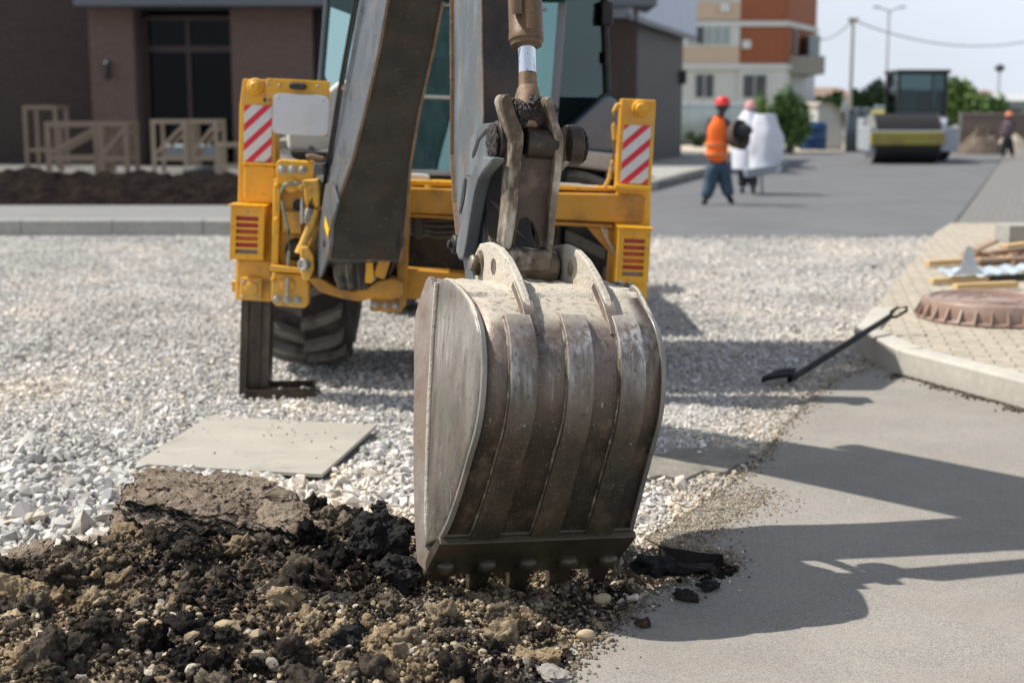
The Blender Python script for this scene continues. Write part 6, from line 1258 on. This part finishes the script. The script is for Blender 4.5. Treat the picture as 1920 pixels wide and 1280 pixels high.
# --- the large lumps one can point at
topm = nmat('dry_grey_brown_soil', (.36, .285, .215), .97, 0, [((.15, .11, .08), 9, .45, .65, .8), ((.36, .30, .23), 30, .52, .7, .6), ((.05, .04, .03), 70, .6, .7, .6)], [(60, 1, .02), (190, 1, .012)], 0, spec=.12)
blackm = nmat('black_broken_asphalt', (.011, .0105, .0105), .75, 0, [((.045, .038, .033), 18, .5, .68, .7), ((.12, .09, .06), 60, .64, .72, .6)], [(70, 1, .010), (200, 1, .005)], 0, spec=.3)
brownm = nmat('damp_brown_soil', (.07, .05, .036), .95, 0, [((.15, .11, .07), 14, .5, .66, .7), ((.025, .02, .017), 9, .5, .66, .7)], [(60, 1, .02), (190, 1, .012)], 0, spec=.12)
tanm = nmat('sandy_tan_soil', (.30, .225, .135), .97, 0, [((.20, .145, .09), 8, .45, .66, .8), ((.42, .34, .22), 25, .55, .7, .6), ((.06, .045, .03), 14, .6, .7, .8)], [(50, 1, .012), (190, 1, .005)], 0, spec=.12)
def lump(name, c, dims, rot, mats, label, cat, seed, rough=.30, sub=6, grp='large lumps of dug-up material', fine=1.):
    bm = bmesh.new(); bmesh.ops.create_icosphere(bm, subdivisions=sub, radius=1); off = Vector((seed * 7.3, seed * 3.1, seed * 1.7)); Rm = Matrix.Rotation(rot[2], 3, 'Z') @ Matrix.Rotation(rot[1], 3, 'Y') @ Matrix.Rotation(rot[0], 3, 'X')
    D = Vector(dims)
    for v in bm.verts:
        q = v.co.copy(); m_ = max(abs(q.x), abs(q.y), abs(q.z)); q = q * (.62 + .38 / m_ * .9)
        k = 1 + rough * noise.fractal(q * 1.0 + off, 1, 2, 2) * 1.3 + rough * .35 * noise.fractal(q * 3.4 + off, .9, 2, 3)
        p = Vector((q.x * D.x, q.y * D.y, q.z * D.z)) * k; p += Vector(noise.noise_vector(p * 30 + off)) * .010 * fine + Vector(noise.noise_vector(p * 75 + off)) * .006 * fine + Vector(noise.noise_vector(p * 170 + off)) * .003 * fine
        v.co = Rm @ p + Vector(c)
    bm.normal_update()
    for f in bm.faces: f.smooth = True; f.material_index = 0 if len(mats) == 1 or (Rm.inverted() @ f.normal).z + .35 * noise.noise(f.calc_center_median() * 18) > .38 else 1
    me = bpy.data.meshes.new(name); bm.to_mesh(me); bm.free(); return tag(link_mesh(name, me, mats, None, c), label, cat, grp)
def gp(px, py, z=.06): return G(px, py, z)
lump('surfacing_chunk', gp(402, 968, .15), (.345, .20, .105), (.16, .14, -.12), [topm, blackm], 'largest chunk of broken surfacing, dry brown on top with a black underside', 'surfacing chunk', 3, .24, 7, fine=1.15)
lump('surfacing_chunk', gp(545, 1000, .12), (.15, .13, .075), (.12, .26, -.2), [topm, blackm], 'brown lump sloping down at the right end of the largest chunk', 'surfacing chunk', 9, .3)
lump('asphalt_lump', gp(700, 1040, .09), (.085, .07, .115), (.1, .2, .4), [blackm], 'tall jet black asphalt lump just left of the bucket', 'asphalt lump', 5, .38)
lump('asphalt_lump', gp(738, 1080, .05), (.09, .07, .05), (.0, .1, .8), [blackm], 'flatter black asphalt lump touching the foot of the tall one', 'asphalt lump', 6, .4)
lump('asphalt_lump', gp(712, 955, .10), (.030, .025, .028), (.0, .1, .8), [blackm], 'small black knob on top of the tall asphalt lump', 'asphalt lump', 16, .4, 5)
lump('asphalt_lump', gp(620, 1136, .07), (.085, .05, .024), (.25, -.1, .2), [blackm], 'flat black asphalt flake in the middle of the heap', 'asphalt lump', 7, .3)
lump('asphalt_lump', gp(655, 1225, .06), (.065, .05, .06), (.1, .2, .9), [blackm], 'black asphalt lump with a steep face near the bottom edge', 'asphalt lump', 8, .4)
lump('asphalt_lump', gp(600, 1205, .06), (.045, .035, .025), (.2, .2, .3), [blackm, brownm], 'small dark flake between the bottom black lump and the tan pebbles', 'asphalt lump', 12, .4, 5)
lump('soil_lump', gp(525, 1100, .07), (.05, .05, .035), (.1, .1, .1), [tanm], 'rounded tan soil lump in the middle of the heap', 'soil lump', 11, .35, 5)
lump('soil_lump', gp(25, 1140, .09), (.10, .08, .085), (.1, .4, .3), [tanm], 'big sandy tan lump at the left edge', 'soil lump', 13, .3)
lump('soil_lump', gp(60, 1240, .06), (.15, .08, .05), (.1, .1, .1), [tanm, brownm], 'wide sandy lump in the bottom left corner', 'soil lump', 14, .35)
lump('soil_lump', gp(185, 1065, .075), (.14, .09, .045), (.1, .1, -.1), [brownm, brownm], 'broad crumbly dark brown lump at the left of the heap', 'soil lump', 15, .4)
lump('soil_lump', gp(350, 1075, .05), (.10, .07, .035), (.1, .0, .3), [brownm], 'low crumbly brown lump below the largest chunk', 'soil lump', 17, .45)
lump('surfacing_chunk', gp(60, 1035, .09), (.085, .05, .018), (.2, -.25, .2), [topm, blackm], 'thin tilted flake of surfacing at the far left of the heap', 'surfacing chunk', 18, .3, 5)
lump('soil_lump', gp(555, 1035, .07), (.06, .05, .035), (.1, .0, .3), [blackm, brownm], 'dark lump tucked under the right end of the largest chunk', 'soil lump', 19, .4, 5)
lump('soil_lump', gp(1010, 1235, .02), (.055, .05, .025), (.1, .0, .3), [tanm], 'sandy tan lump by the asphalt edge near the bottom', 'soil lump', 20, .4, 5)
lump('asphalt_lump', gp(1330, 1096, .035), (.032, .02, .014), (.1, .0, .3), [blackm], 'black crumb lying on the asphalt at the right end of the torn hole', 'asphalt lump', 21, .5, 5, fine=.6)
lump('asphalt_lump', gp(1285, 1118, .03), (.036, .022, .016), (.1, .1, -.5), [blackm, brownm], 'black crumbly lump just in front of the torn hole', 'asphalt lump', 22, .5, 5, fine=.6)
lump('asphalt_lump', gp(1205, 1167, .03), (.022, .015, .012), (.1, .0, .2), [brownm], 'lone dark brown crumb on the asphalt below the hole', 'asphalt lump', 23, .4, 5, fine=.5)
lump('asphalt_lump', gp(1225, 1060, .03), (.06, .045, .03), (.1, .0, .2), [blackm], 'black asphalt lump at the right corner of the bucket', 'asphalt lump', 25, .5, 5)
lump('asphalt_lump', gp(1285, 1068, .012), (.085, .030, .014), (.0, .0, .05), [blackm], 'flat black flake added as the dark shade inside the torn hole right of the bucket', 'asphalt lump', 41, .35, 6, fine=.7)  # flake added to blacken the hole like a shaded cavity
lump('surfacing_chunk', gp(262, 925, .14), (.045, .035, .028), (.1, .2, .4), [blackm], 'black crumbling tip at the left end of the largest chunk', 'surfacing chunk', 42, .45, 5)
lump('asphalt_lump', gp(430, 1190, .05), (.045, .035, .03), (.1, .2, .4), [blackm, brownm], 'dark grey clod in the lower middle of the heap', 'asphalt lump', 43, .45, 5)
lump('asphalt_flake', gp(1040, 1262, .03), (.04, .045, .010), (.15, .1, .5), [asph_near, blackm], 'pale grey flake of asphalt at the bottom of the broken edge', 'asphalt flake', 24, .3, 5, fine=.5)
pebm = nmat('tan_pebble', (.44, .34, .21), .7, 0, [((.33, .26, .17), 30, .4, .7, .6)], [(90, .2, .002)])
for i, (px, py, r, lb) in enumerate([(1100, 1190, .024, 'large smooth tan pebble at the edge of the asphalt'), (800, 1042, .022, 'smooth beige pebble against the left side of the bucket'), (1130, 1122, .023, 'rounded tan pebble under the right teeth of the bucket'), (345, 1040, .026, 'pale beige pebble in the middle of the dark soil below the largest chunk')]):
    bm = bmesh.new(); bmesh.ops.create_icosphere(bm, subdivisions=4, radius=1); c = gp(px, py, .035 if i < 3 else .09)
    for v in bm.verts: v.co = Vector((v.co.x * r * 1.15, v.co.y * r * .8, v.co.z * r * .75)) * (1 + .12 * noise.noise(v.co * 1.3 + Vector((i * 9, 0, 0)))) + c
    for f in bm.faces: f.smooth = True
    me = bpy.data.meshes.new('pebble'); bm.to_mesh(me); bm.free(); tag(link_mesh('pebble', me, pebm, None, c), lb, 'pebble', 'largest pebbles')
